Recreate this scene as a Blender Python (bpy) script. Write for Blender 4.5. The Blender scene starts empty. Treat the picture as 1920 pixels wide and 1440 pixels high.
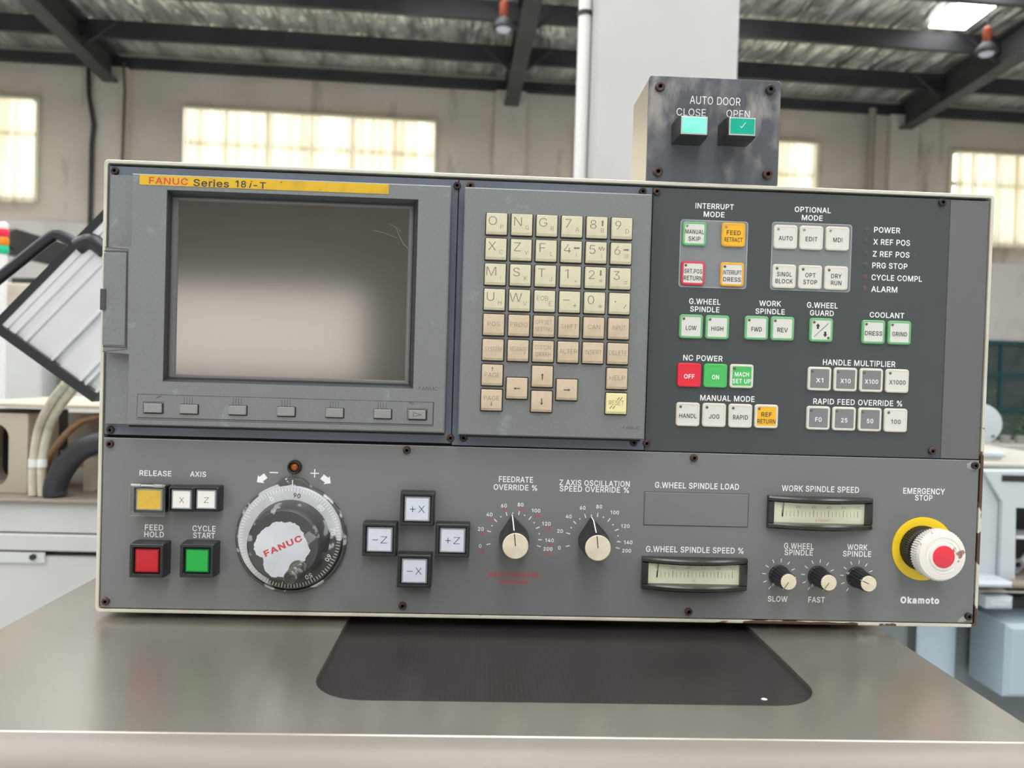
import bpy, bmesh, math, random
from mathutils import Vector, Matrix
from mathutils.geometry import delaunay_2d_cdt
random.seed(7)
S = bpy.context.scene
COL = S.collection

# ------------------------------------------------------------------ camera, world, exposure
F_PX = 1442.0
Z_TOP = 1.50                                   # top edge of the console above the floor
R = ((0.99880454, -0.03017628, -0.03845617),   # camera axes in the console's frame (x along, y down, z into the wall)
     (0.02946241, 0.99938536, -0.01899675),
     (0.03900578, 0.01784103, 0.9990797))
CAM = Vector((0.30236605, -0.62050124, Z_TOP - 0.1565534))
def _w(r): return Vector((r[0], r[2], -r[1]))
C_RIGHT, C_DOWN, C_FWD = _w(R[0]), _w(R[1]), _w(R[2])
cd = bpy.data.cameras.new('camera')
cam = bpy.data.objects.new('camera', cd); COL.objects.link(cam)
cam.matrix_world = Matrix(((C_RIGHT.x, -C_DOWN.x, -C_FWD.x, CAM.x), (C_RIGHT.y, -C_DOWN.y, -C_FWD.y, CAM.y),
                           (C_RIGHT.z, -C_DOWN.z, -C_FWD.z, CAM.z), (0, 0, 0, 1)))
cd.sensor_width = 36.0; cd.lens = F_PX / 1920 * 36.0
cd.clip_start = 0.02; cd.clip_end = 200
cd.dof.use_dof = True; cd.dof.focus_distance = 0.625; cd.dof.aperture_fstop = 8.2
S.camera = cam
S.view_settings.view_transform = 'Standard'; S.view_settings.look = 'None'
S.view_settings.gamma = 1.0; S.view_settings.use_curve_mapping = False
S.view_settings.exposure = -0.42
SKYLIGHT = 11.0        # radiance of the translucent roof strips, seen and added alike
GATE = 3.6             # radiance of the daylight in the tall windows behind the photographer
CURTAINED = 3.8        # radiance of the daylight behind the curtained windows
world = bpy.data.worlds.new('world'); S.world = world; world.use_nodes = True
world.node_tree.nodes['Background'].inputs[0].default_value = (0.75, 0.85, 1.0, 1)
world.node_tree.nodes['Background'].inputs[1].default_value = 1.0

# ------------------------------------------------------------------ helpers
def ray(px, py): return C_RIGHT * ((px - 960) / F_PX) + C_DOWN * ((py - 720) / F_PX) + C_FWD
def at(px, py, Y):
    r = ray(px, py); return CAM + r * ((Y - CAM.y) / r.y)
def atz(px, py, Z):
    r = ray(px, py); return CAM + r * ((Z - CAM.z) / r.z)
def Q(px, py, d=0.0):
    p = at(px, py, -d); return p.x, p.z
def lin(c):
    c = c / 255.0
    return c / 12.92 if c <= 0.04045 else ((c + 0.055) / 1.055) ** 2.4
def rgb(r, g, b): return (lin(r), lin(g), lin(b), 1.0)

# outlines of the letters (advance, then handle, point, handle of each outline point, in thousandths)
SPACE = 188
GLYPH = {
'#': (440, '259,0,242,0,270,170 298,339,326,509,343,509 360,509,377,509,349,339 321,170,294,0,276,0|137,140,10,140,13,157 16,174,19,192,146,192 273,192,400,192,397,174 394,157,391,140,264,140|81,0,64,0,91,170 119,339,147,509,164,509 181,509,198,509,170,339 142,170,115,0,98,0|167,316,40,316,43,334 46,351,49,368,176,368 302,368,429,368,427,351 424,334,421,316,294,316'),
'%': (676, '197,283,175,283,154,283 136,287,121,297,105,307 94,319,86,335,79,351 75,368,75,388,75,396 75,404,75,412,75,431 79,449,87,464,94,480 106,493,121,503,136,512 154,517,175,517,197,517 216,512,230,503,245,493 256,480,264,464,272,449 276,431,276,412,276,404 276,396,276,388,276,368 272,351,264,335,256,319 245,307,230,297,215,287|158,327,175,327,193,327 205,333,212,346,220,358 223,372,223,388,223,396 223,404,223,412,223,428 220,442,213,454,205,466 193,473,175,473,158,473 146,466,138,454,131,442 127,428,127,412,127,404 127,396,127,388,127,372 131,358,138,346,145,333|523,-10,501,-10,480,-10 461,-5,446,5,431,14 420,27,412,43,404,59 400,76,400,95,400,103 400,112,400,120,400,139 404,156,412,172,420,188 432,201,447,210,462,220 480,225,501,225,523,225 541,220,556,210,571,201 582,188,590,172,597,156 601,139,601,120,601,112 601,103,601,95,601,76 597,59,589,43,582,27 570,14,555,5,541,-5|484,35,501,35,518,35 530,41,538,53,545,65 549,79,549,95,549,103 549,112,549,120,549,136 545,150,538,162,531,174 519,180,501,180,484,180 472,174,464,162,457,150 453,136,453,120,453,112 453,103,453,95,453,79 456,65,464,53,471,41|152,0,132,0,249,170 366,339,482,509,501,509 521,509,540,509,424,339 307,170,191,0,171,0'),
'(': (273, '89,156,89,207,89,244 93,283,101,324,108,364 119,404,132,441,145,479 160,511,177,539,196,539 216,539,236,539,219,504 204,467,191,428,178,389 168,351,161,313,155,276 151,240,151,207,151,176 154,146,160,115,166,83 176,51,188,16,201,-18 217,-56,236,-96,216,-96 196,-96,177,-96,148,-47 126,3,111,55,97,106'),
')': (273, '57,-96,37,-96,57,-55 73,-17,86,18,98,53 107,85,113,116,119,147 122,177,122,207,122,240 118,276,112,313,105,351 95,389,82,428,70,467 55,504,37,539,57,539 77,539,97,539,113,511 128,479,142,441,155,404 165,364,173,323,180,283 184,244,184,207,184,156 177,104,161,53,146,2 125,-48,97,-96,77,-96'),
'*': (453, '218,223,201,223,203,259 204,295,206,331,175,311 145,292,114,272,106,287 98,301,89,315,122,332 154,349,186,365,154,382 122,399,89,415,98,430 106,444,114,459,145,439 175,420,206,400,204,437 203,473,201,509,218,509 234,509,250,509,249,473 248,437,246,400,277,420 307,439,337,459,346,444 354,430,362,415,330,399 298,382,266,365,298,349 330,332,362,315,354,301 346,287,337,272,307,292 277,311,246,331,248,295 249,259,250,223,234,223'),
'+': (453, '217,34,198,34,198,144 198,254,198,364,217,364 236,364,255,364,255,254 255,144,255,34,236,34|171,172,61,172,61,190 61,208,61,226,171,226 281,226,391,226,391,208 391,190,391,172,281,172'),
',': (188, '53,-119,38,-119,48,-56 58,8,68,71,91,71 114,71,137,71,119,8 102,-56,84,-119,69,-119'),
'-': (453, '263,244,337,244,337,226 337,207,337,188,263,188 188,188,114,188,114,207 114,226,114,244,188,244'),
'.': (188, '108,-4,95,-4,83,-4 72,0,63,9,54,18 50,28,50,41,50,54 54,65,63,73,72,82 83,87,95,87,108,87 119,82,128,73,137,65 141,54,141,41,141,28 137,18,128,9,119,0'),
'/': (249, '216,533,235,533,180,330 126,127,71,-76,52,-76 33,-76,14,-76,69,127 124,330,178,533,197,533'),
'0': (453, '264,-7,227,-7,189,-7 157,3,130,24,103,45 83,74,69,113,55,152 48,199,48,254,48,309 55,356,69,395,83,434 104,464,130,484,157,505 189,516,227,516,264,516 296,505,323,484,350,464 370,434,384,395,398,356 405,309,405,254,405,199 398,152,384,113,370,74 350,45,323,24,297,3|202,50,227,50,252,50 273,58,290,74,308,90 321,113,330,144,339,174 344,211,344,254,344,297 339,334,330,365,321,395 308,419,290,435,273,451 252,460,227,460,202,460 180,451,163,435,146,419 132,395,123,365,114,334 109,297,109,254,109,211 114,174,123,144,132,113 146,90,163,74,180,58'),
'1': (453, '181,0,76,0,76,18 76,36,76,55,181,55 286,55,391,55,391,36 391,18,391,0,286,0|250,509,276,509,276,339 276,170,276,0,255,0 234,0,212,0,212,149 212,299,212,448,211,448 210,448,209,448,168,418 127,388,86,358,86,381 86,404,86,427,123,454 161,481,198,509,224,509'),
'2': (453, '172,0,64,0,64,16 64,32,64,47,121,108 177,168,234,229,254,249 270,267,282,282,295,298 304,313,311,327,317,341 320,356,320,371,320,390 316,405,308,419,299,432 288,442,273,449,259,456 242,460,224,460,204,460 187,456,172,447,158,439 147,428,139,413,131,399 127,382,127,362,107,362 86,362,66,362,66,392 72,419,86,442,100,465 119,483,143,496,167,509 194,516,225,516,255,516 282,509,306,497,329,484 348,467,361,445,374,424 381,399,381,372,381,354 378,335,371,318,364,300 353,280,336,259,319,237 296,211,267,180,229,140 191,100,153,60,153,59 153,58,153,57,231,57 310,57,389,57,389,38 389,19,389,0,281,0'),
'3': (453, '252,-7,218,-7,187,-7 158,-1,133,10,107,21 86,37,70,57,54,78 46,103,44,132,66,132 87,132,109,132,111,114 117,99,126,87,136,75 149,65,165,59,181,53 199,50,219,50,239,50 258,53,275,61,292,68 305,79,315,93,324,107 329,124,329,145,329,163 325,181,316,196,307,212 293,224,275,234,256,243 231,248,201,248,186,248 172,248,157,248,157,265 157,282,157,299,200,349 244,399,288,448,288,450 288,451,288,452,215,452 142,452,70,452,70,471 70,490,70,509,171,509 272,509,372,509,372,493 372,477,372,461,319,400 265,339,211,278,211,282 211,285,211,289,249,293 281,288,308,276,335,263 356,246,371,222,386,199 393,173,393,145,393,115 385,89,370,66,355,43 335,25,309,12,282,0'),
'4': (453, '164,105,40,105,40,123 40,141,40,158,109,275 178,392,247,509,268,509 289,509,311,509,243,394 176,280,109,166,109,165 109,164,109,163,210,163 312,163,413,163,413,144 413,125,413,105,289,105|302,0,282,0,282,40 282,81,282,121,282,130 282,138,282,146,282,203 282,260,282,318,302,318 322,318,343,318,343,212 343,106,343,0,322,0'),
'5': (453, '254,-7,221,-7,191,-7 164,-1,140,11,116,23 97,39,83,60,69,81 61,104,60,130,81,130 101,130,122,130,124,115 129,101,138,89,147,77 159,67,173,60,188,53 204,50,221,50,242,50 260,55,276,64,292,74 305,87,314,104,323,121 328,141,328,162,328,184 323,204,314,221,304,238 291,252,275,262,258,272 239,277,218,277,201,277 184,274,167,268,151,263 138,255,128,246,108,248 88,250,67,253,77,338 86,423,96,509,186,509 276,509,366,509,366,490 366,471,366,452,294,452 222,452,151,452,145,402 139,352,134,301,135,301 135,301,136,301,147,311 161,319,178,325,194,331 211,334,229,334,253,334 274,329,294,321,313,313 331,301,345,285,359,270 371,252,379,231,387,210 391,188,391,163,391,130 384,101,369,76,354,50 334,30,309,15,283,1'),
'6': (453, '258,-7,226,-7,195,-7 167,0,142,15,118,29 98,49,84,74,71,100 64,129,64,162,64,186 69,212,80,239,91,266 110,300,137,340,176,396 214,453,252,509,276,509 299,509,322,509,265,426 208,344,151,261,149,261 147,261,145,261,150,271 157,280,165,288,174,296 184,302,196,307,207,312 221,314,235,314,266,314 293,308,316,295,339,282 357,263,370,240,382,216 389,189,389,157,389,125 382,97,368,73,354,48 334,28,310,14,286,0|207,48,226,48,246,48 264,53,279,63,294,72 306,85,314,101,323,118 327,136,327,157,327,178 323,197,314,213,306,230 294,242,279,251,264,261 246,265,226,265,207,265 189,261,174,252,159,243 147,230,138,214,129,198 125,179,125,158,125,137 129,118,138,102,147,85 159,72,174,63,189,53'),
'7': (453, '120,0,97,0,172,149 248,299,323,448,323,450 323,451,323,452,236,452 149,452,62,452,62,471 62,490,62,509,172,509 281,509,391,509,391,489 391,469,391,449,315,299 240,150,165,0,142,0'),
'8': (453, '260,-7,226,-7,192,-7 162,-1,136,11,109,24 89,40,74,62,59,83 52,108,52,135,52,157 56,177,65,195,74,213 86,229,101,241,116,253 133,261,153,265,153,265 153,266,153,267,128,273 108,287,93,308,78,329 70,353,70,380,70,406 77,429,90,450,104,470 122,486,146,498,169,510 196,516,226,516,256,516 283,510,306,498,329,486 348,470,361,450,375,429 382,406,382,380,382,353 374,329,359,308,344,287 325,273,300,267,300,266 300,265,300,265,319,261 336,253,351,241,366,229 378,213,387,195,396,177 401,157,401,135,401,108 393,83,378,62,364,40 343,24,317,11,291,-1|204,49,226,49,249,49 268,53,285,60,301,68 314,78,323,91,332,105 337,121,337,139,337,158 332,174,322,189,313,203 300,214,283,223,266,231 247,235,226,235,205,235 186,231,169,223,152,214 139,203,130,189,120,174 115,158,115,139,115,121 120,105,129,91,138,78 151,68,167,60,184,53|208,290,226,290,244,290 260,293,274,300,288,307 299,318,307,330,315,343 319,358,319,376,319,393 315,407,308,420,300,433 289,443,275,449,261,456 245,460,226,460,208,460 191,456,177,449,163,443 152,433,145,420,137,407 133,393,133,376,133,358 137,343,145,330,152,318 163,307,178,300,192,293'),
'9': (453, '195,516,226,516,258,516 286,508,310,494,335,480 354,460,368,434,382,409 389,380,389,347,389,323 383,297,373,270,362,243 343,209,315,168,277,112 239,56,200,0,177,0 154,0,130,0,187,83 244,165,301,248,303,248 305,248,307,248,303,238 296,229,287,221,279,213 269,207,257,202,245,197 232,195,218,195,187,195 160,201,137,214,114,227 96,245,83,269,70,292 64,320,64,352,64,384 71,412,85,436,99,461 118,480,143,494,167,508|246,460,226,460,207,460 189,456,174,446,159,437 147,424,138,407,130,391 125,372,125,352,125,330 130,312,138,295,147,279 159,266,174,257,189,248 207,243,226,243,246,243 263,248,279,257,294,266 306,279,314,295,323,311 327,330,327,350,327,372 323,391,314,407,306,424 294,437,279,446,264,456'),
'=': (453, '175,245,72,245,72,264 72,282,72,301,175,301 278,301,381,301,381,282 381,264,381,245,278,245|175,97,72,97,72,116 72,135,72,153,175,153 278,153,381,153,381,135 381,116,381,97,278,97'),
'A': (480, '39,0,16,0,78,170 140,339,201,509,226,509 251,509,276,509,338,339 401,170,463,0,440,0 418,0,395,0,359,101 323,202,287,302,281,321 273,344,264,372,255,400 245,435,232,478,236,478 241,478,245,478,233,435 222,399,213,371,204,343 196,320,191,302,155,202 120,101,85,0,62,0|197,142,110,142,110,161 110,180,110,199,197,199 283,199,370,199,370,180 370,161,370,142,283,142'),
'B': (456, '122,0,60,0,60,170 60,339,60,509,120,509 181,509,241,509,276,509 306,503,329,491,352,479 369,462,381,442,392,422 398,399,398,374,398,352 394,334,387,320,379,306 369,294,356,286,344,277 330,271,315,267,315,265 315,264,315,262,331,261 347,255,363,245,379,235 392,221,402,203,413,185 418,163,418,136,418,111 412,87,400,67,388,46 370,30,344,18,319,6 287,0,247,0,184,0|125,115,125,57,165,57 205,57,245,57,284,57 313,65,330,80,347,95 355,114,355,137,355,154 351,170,342,184,334,198 321,209,306,218,290,227 271,231,248,231,207,231 166,231,125,231,125,173|125,341,125,285,162,285 200,285,238,285,257,285 273,289,288,296,303,303 315,313,323,326,332,339 336,355,336,372,336,395 328,414,313,429,297,444 273,452,240,452,202,452 163,452,125,452,125,396'),
'C': (510, '293,-7,267,-7,223,-7 184,4,150,25,116,46 89,76,70,115,50,154 40,201,40,254,40,308 50,354,70,393,89,432 116,462,150,484,184,505 223,516,267,516,293,516 317,512,340,504,363,497 384,486,402,471,420,457 436,439,448,418,460,398 468,374,473,348,451,348 430,348,408,348,404,366 398,381,389,395,381,408 370,419,357,428,345,438 331,444,315,449,300,454 284,456,267,456,236,456 208,448,184,432,159,417 139,394,125,364,111,334 103,297,103,254,103,211 111,175,125,145,140,115 159,92,184,76,209,61 236,53,267,53,284,53 300,55,315,60,331,65 345,71,357,81,370,90 381,101,389,114,398,128 404,143,408,160,430,160 451,160,473,160,469,135 460,111,448,91,436,70 421,52,402,38,384,23 363,12,341,5,318,-3'),
'D': (502, '271,0,219,0,178,0 137,0,96,0,96,19 96,38,96,57,136,57 175,57,215,57,256,57 291,65,318,81,345,97 366,119,379,149,392,179 399,214,399,255,399,296 392,331,379,361,366,390 346,412,320,428,293,444 260,452,221,452,178,452 136,452,93,452,93,471 93,490,93,509,137,509 181,509,225,509,275,509 317,499,353,478,388,458 415,429,433,391,452,353 462,308,462,255,462,202 452,157,433,119,414,81 387,51,351,31,314,10|103,509,125,509,125,339 125,170,125,0,103,0 82,0,60,0,60,170 60,339,60,509,82,509'),
'E': (419, '165,0,60,0,60,170 60,339,60,509,164,509 268,509,372,509,372,490 372,471,372,452,290,452 207,452,125,452,125,396 125,341,125,286,202,286 278,286,355,286,355,267 355,248,355,229,278,229 202,229,125,229,125,172 125,114,125,57,208,57 292,57,375,57,375,38 375,19,375,0,270,0'),
'F': (410, '82,0,60,0,60,170 60,339,60,509,163,509 266,509,369,509,369,490 369,471,369,452,288,452 206,452,125,452,125,394 125,336,125,278,198,278 272,278,346,278,346,259 346,240,346,221,272,221 198,221,125,221,125,147 125,74,125,0,103,0'),
'G': (520, '309,-7,269,-7,223,-7 184,4,149,25,115,46 88,77,69,116,50,155 40,201,40,254,40,308 50,354,69,393,88,432 115,462,149,484,183,505 221,516,265,516,292,516 317,512,340,504,364,496 385,484,403,469,422,454 437,437,449,416,461,396 470,373,474,349,452,349 430,349,408,349,403,365 396,380,387,393,379,406 368,417,356,427,344,436 330,444,315,448,300,453 283,456,265,456,235,456 208,448,183,432,159,417 139,394,125,364,111,334 103,297,103,254,103,211 111,175,125,145,140,115 159,92,184,76,209,61 237,53,269,53,297,53 323,59,345,71,367,83 384,101,396,123,409,146 415,172,415,202,421,201 428,200,434,199,384,199 333,199,283,199,283,218 283,237,283,256,348,256 413,256,478,256,478,237 478,219,478,200,478,158 469,122,451,91,433,60 408,36,377,19,345,2'),
'H': (517, '82,0,60,0,60,170 60,339,60,509,82,509 103,509,125,509,125,435 125,362,125,289,214,289 303,289,392,289,392,362 392,435,392,509,414,509 435,509,457,509,457,339 457,170,457,0,435,0 414,0,392,0,392,77 392,155,392,232,303,232 214,232,125,232,125,155 125,77,125,0,103,0'),
'I': (300, '111,0,31,0,31,19 31,38,31,57,60,57 89,57,118,57,118,189 118,320,118,452,89,452 60,452,31,452,31,471 31,490,31,509,111,509 190,509,269,509,269,490 269,471,269,452,240,452 212,452,183,452,183,320 183,189,183,57,212,57 240,57,269,57,269,38 269,19,269,0,190,0'),
'J': (396, '230,-7,185,-7,140,-7 104,6,75,33,47,59 33,97,33,145,33,155 33,164,33,173,55,173 76,173,98,173,98,164 98,155,98,145,98,114 106,91,122,74,137,58 159,50,185,50,211,50 232,58,248,74,264,91 272,114,272,145,272,267 272,388,272,509,293,509 315,509,336,509,336,388 336,267,336,145,336,97 322,59,294,33,266,6'),
'K': (467, '146,189,104,145,104,169 104,193,104,216,116,232 128,247,139,261,151,275 162,290,174,303,187,317 199,331,212,344,262,399 313,454,364,509,392,509 420,509,448,509,376,431 304,353,231,276,230,276 229,276,228,276,187,233|82,0,60,0,60,170 60,339,60,509,82,509 103,509,125,509,125,451 125,392,125,334,124,298 124,261,124,225,124,214 124,204,125,193,125,129 125,64,125,0,103,0|398,0,372,0,311,86 249,173,188,259,201,276 215,293,228,309,302,206 375,103,449,0,423,0'),
'L': (393, '160,0,60,0,60,170 60,339,60,509,82,509 103,509,125,509,125,358 125,208,125,57,203,57 282,57,361,57,361,38 361,19,361,0,261,0'),
'M': (628, '81,0,60,0,60,170 60,339,60,509,91,509 121,509,152,509,193,402 235,294,277,187,280,180 284,170,287,159,291,148 295,136,299,123,303,110 307,97,311,84,315,71 319,59,322,49,317,49 312,49,307,49,310,59 314,70,318,83,322,95 326,108,330,121,334,134 338,147,342,158,346,170 349,179,352,187,394,294 435,402,476,509,507,509 537,509,568,509,568,339 568,170,568,0,547,0 525,0,504,0,504,97 504,194,504,291,504,302 504,314,504,327,505,340 505,354,505,369,505,383 506,398,506,413,506,428 507,443,507,457,509,457 511,457,513,457,508,441 503,426,498,409,492,393 487,378,482,363,477,348 472,334,467,322,463,309 459,299,456,291,418,194 380,97,342,0,323,0 305,0,286,0,248,97 209,194,170,291,167,299 163,309,159,321,155,333 150,346,145,361,140,376 135,391,129,408,124,424 118,441,112,457,114,457 117,457,119,457,119,444 120,431,120,416,120,401 121,387,121,372,121,357 121,342,122,328,122,315 122,302,122,291,122,194 122,97,122,0,101,0'),
'N': (523, '82,0,60,0,60,170 60,339,60,509,85,509 111,509,136,509,205,400 274,291,343,183,349,174 355,164,363,151,370,138 379,123,388,107,396,90 405,73,414,55,411,55 408,54,405,54,403,72 401,90,401,108,400,126 399,142,399,157,399,172 399,185,399,195,399,300 399,404,399,509,420,509 442,509,463,509,463,339 463,170,463,0,438,0 412,0,387,0,325,97 264,193,202,290,194,303 186,316,177,331,169,345 159,362,148,381,137,400 123,424,108,452,111,453 115,453,119,454,120,428 121,405,122,384,123,362 124,344,124,328,125,312 125,300,125,291,125,194 125,97,125,0,103,0'),
'O': (533, '311,-7,267,-7,223,-7 184,4,150,25,116,46 90,76,70,115,50,154 40,201,40,254,40,308 50,354,70,393,90,432 116,462,150,484,184,505 223,516,267,516,311,516 350,505,384,484,418,462 444,432,464,393,483,354 493,308,493,254,493,201 483,154,464,115,444,76 418,46,384,25,350,4|236,53,267,53,297,53 325,61,349,76,374,91 394,114,408,144,423,174 430,211,430,254,430,298 423,335,408,365,394,395 374,417,349,433,325,448 297,456,267,456,236,456 209,448,184,433,159,417 140,394,125,364,111,334 103,297,103,254,103,211 111,174,125,144,140,114 159,92,184,76,209,61'),
'P': (445, '82,0,60,0,60,170 60,339,60,509,118,509 177,509,235,509,274,509 307,502,332,487,358,473 377,454,390,430,402,405 409,378,409,348,409,317 402,290,390,265,377,241 358,222,332,207,307,193 274,186,235,186,193,186 151,186,109,186,109,205 109,224,109,242,150,242 191,242,233,242,259,242 281,247,297,256,313,265 325,278,333,294,341,310 344,328,344,348,344,368 341,386,333,402,325,417 313,430,297,439,280,448 259,452,232,452,196,452 160,452,125,452,125,301 125,151,125,0,103,0'),
'Q': (533, '274,121,245,159,268,159 290,159,313,159,332,134 351,109,369,85,374,78 379,71,384,65,412,27 440,-10,468,-48,446,-48 423,-48,401,-48,382,-23 364,2,346,27,341,33 336,39,331,46,302,84|311,-7,267,-7,223,-7 184,4,150,25,116,46 90,76,70,115,50,154 40,201,40,254,40,308 50,354,70,393,90,432 116,462,150,484,184,505 223,516,267,516,311,516 350,505,384,484,418,462 444,432,464,393,483,354 493,308,493,254,493,201 483,154,464,115,444,76 418,46,384,25,350,4|236,53,267,53,297,53 325,61,349,76,374,91 394,114,408,144,423,174 430,211,430,254,430,298 423,335,408,365,394,395 374,417,349,433,325,448 297,456,267,456,236,456 209,448,184,433,159,417 140,394,125,364,111,334 103,297,103,254,103,211 111,174,125,144,140,114 159,92,184,76,209,61'),
'R': (449, '82,0,60,0,60,170 60,339,60,509,119,509 177,509,236,509,275,509 307,502,333,489,359,475 378,457,390,433,403,410 409,382,409,352,409,321 403,295,390,271,378,248 359,230,333,217,307,204 275,198,236,198,189,198 143,198,96,198,96,217 96,236,96,255,142,255 188,255,234,255,260,255 281,259,298,267,314,275 326,286,334,300,341,315 345,332,345,352,345,372 341,390,334,405,326,420 314,431,298,440,281,448 259,452,233,452,197,452 161,452,125,452,125,301 125,151,125,0,103,0|378,0,353,0,312,76 271,153,230,229,254,229 279,229,303,229,344,153 386,76,428,0,403,0'),
'S': (447, '263,-9,224,-9,187,-9 155,-3,128,9,100,21 79,38,64,60,49,82 40,107,38,137,60,137 82,137,104,137,106,117 112,101,123,88,134,75 149,65,166,59,184,52 203,49,224,49,247,49 268,53,286,60,304,68 319,78,329,92,340,105 346,121,346,139,346,155 341,169,332,179,323,189 311,198,296,205,281,211 264,217,245,222,224,228 204,234,184,239,142,251 109,268,86,289,63,311 52,339,52,372,52,401 60,426,75,448,90,469 111,486,138,498,164,510 194,516,227,516,261,516 290,510,316,498,342,486 362,469,377,449,392,428 400,404,401,378,380,378 358,378,337,378,335,403 323,423,302,437,281,451 256,459,225,459,203,459 184,455,167,448,151,441 138,431,129,418,120,406 115,391,115,376,115,358 120,344,131,334,142,323 154,314,169,308,184,302 199,297,212,293,230,289 247,284,264,279,279,275 295,270,312,264,328,257 344,248,359,238,373,227 385,214,395,198,404,181 408,162,408,139,408,111 401,86,386,64,372,41 351,24,323,11,296,-2'),
'T': (449, '85,452,32,452,32,471 32,490,32,509,160,509 288,509,417,509,417,490 417,471,417,452,363,452 310,452,257,452,257,301 257,151,257,0,235,0 214,0,193,0,193,151 193,301,193,452,139,452'),
'U': (517, '299,-8,259,-8,219,-8 184,0,154,15,124,31 101,53,85,80,68,107 60,138,60,173,60,285 60,397,60,509,81,509 103,509,124,509,124,399 124,288,124,178,124,154 130,132,141,113,152,94 167,79,187,68,207,57 231,52,259,52,287,52 311,57,331,68,351,79 366,94,377,113,387,132 393,154,393,178,393,288 393,399,393,509,414,509 436,509,457,509,457,397 457,285,457,173,457,138 449,107,433,80,416,53 393,31,363,15,334,0'),
'V': (480, '229,0,204,0,141,170 79,339,16,509,39,509 62,509,84,509,120,408 156,307,192,206,198,189 206,166,215,137,224,109 235,73,248,31,243,31 239,31,235,31,247,74 258,110,267,138,276,166 284,189,290,206,325,307 360,408,395,509,417,509 440,509,463,509,401,339 340,170,278,0,253,0'),
'W': (686, '180,0,155,0,109,170 63,339,16,509,38,509 60,509,82,509,109,404 136,300,163,196,168,179 172,163,175,145,179,128 183,111,187,94,190,76 194,58,197,40,194,40 192,40,189,40,193,58 196,76,200,94,203,111 207,128,211,145,215,163 220,179,224,196,251,300 279,404,306,509,331,509 355,509,380,509,407,404 434,300,462,196,466,179 470,163,474,145,478,128 482,111,486,94,490,76 494,58,497,40,494,40 491,40,488,40,492,58 495,76,499,94,502,111 506,128,510,145,515,163 519,179,523,196,550,300 576,404,603,509,625,509 647,509,670,509,623,339 577,170,530,0,505,0 480,0,455,0,426,108 397,215,368,323,362,344 357,367,351,391,346,416 341,444,336,475,341,475 345,475,350,475,345,445 340,419,335,395,330,371 324,347,318,323,289,215 260,108,230,0,205,0'),
'X': (474, '43,0,18,0,84,95 151,190,217,284,217,268 217,252,217,236,155,327 92,418,29,509,54,509 79,509,104,509,129,473 153,437,178,400,188,385 197,372,204,361,211,350 217,340,223,329,229,318 236,306,243,292,240,292 236,292,232,292,239,306 246,318,252,329,258,339 264,350,272,361,279,372 288,385,298,400,323,437 348,473,374,509,398,509 422,509,446,509,384,419 321,329,259,239,259,255 259,271,259,287,324,191 390,96,456,0,431,0 406,0,382,0,352,43 322,86,292,129,283,143 275,155,268,165,262,175 256,185,250,195,244,206 238,217,230,231,235,231 240,231,244,231,238,218 231,207,225,196,219,186 213,176,206,166,199,155 191,143,182,129,152,86 122,43,91,0,67,0'),
'Y': (472, '225,0,203,0,203,69 203,139,203,208,141,308 79,409,16,509,41,509 66,509,91,509,125,454 159,399,192,344,203,326 213,309,222,292,231,275 240,255,250,230,241,230 232,230,224,230,233,255 242,276,251,293,260,310 270,327,280,344,314,399 347,454,381,509,406,509 430,509,455,509,393,409 330,308,268,208,268,139 268,69,268,0,247,0'),
'Z': (438, '161,0,42,0,42,15 42,31,42,46,119,159 196,272,273,385,284,400 295,415,306,431,318,446 329,461,341,476,343,469 346,461,348,454,327,453 306,453,285,452,264,452 244,452,223,452,162,452 101,452,40,452,40,471 40,490,40,509,159,509 278,509,397,509,397,493 397,477,397,462,321,351 245,240,169,129,158,113 146,97,134,81,122,65 110,49,97,33,95,40 93,47,90,54,111,55 132,56,152,57,173,57 193,57,214,57,276,57 338,57,399,57,399,38 399,19,399,0,280,0'),
'[': (273, '146,-96,101,-96,101,116 101,327,101,539,146,539 191,539,236,539,236,522 236,504,236,487,211,487 185,487,160,487,160,310 160,133,160,-44,185,-44 211,-44,236,-44,236,-61 236,-79,236,-96,191,-96'),
']': (273, '82,-96,37,-96,37,-79 37,-61,37,-44,62,-44 88,-44,113,-44,113,133 113,310,113,487,88,487 62,487,37,487,37,504 37,522,37,539,82,539 127,539,172,539,172,327 172,116,172,-96,127,-96'),
'a': (389, '182,-9,160,-9,136,-9 114,-4,94,5,75,14 59,27,48,45,36,62 30,83,30,108,30,130 35,147,43,161,52,175 63,185,78,193,92,201 108,207,125,211,143,215 160,218,178,220,201,223 219,225,234,227,248,228 258,231,265,235,272,239 276,245,276,255,276,255 276,256,276,257,276,272 273,286,267,297,261,308 252,316,240,322,228,328 213,331,196,331,178,331 162,328,149,322,136,317 126,309,118,301,110,292 104,283,100,274,80,280 61,285,41,291,50,314 62,332,79,346,95,360 113,369,133,375,153,381 173,384,194,384,208,384 223,383,239,379,255,376 271,370,286,360,301,351 313,338,322,320,332,303 337,280,337,251,337,168 337,84,337,0,317,0 297,0,277,0,277,17 277,35,277,52,275,52 274,52,272,52,268,43 261,34,252,25,243,15 230,7,215,1,200,-5|155,45,170,45,193,45 212,50,228,59,243,68 255,79,263,93,271,107 276,122,276,138,276,155 276,173,276,190,273,187 268,184,259,182,251,180 242,178,231,176,221,174 210,172,200,171,190,170 182,169,175,168,161,166 147,163,134,159,121,154 111,148,103,139,96,131 92,119,92,105,92,92 95,81,102,72,109,63 118,57,130,52,142,48'),
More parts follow.
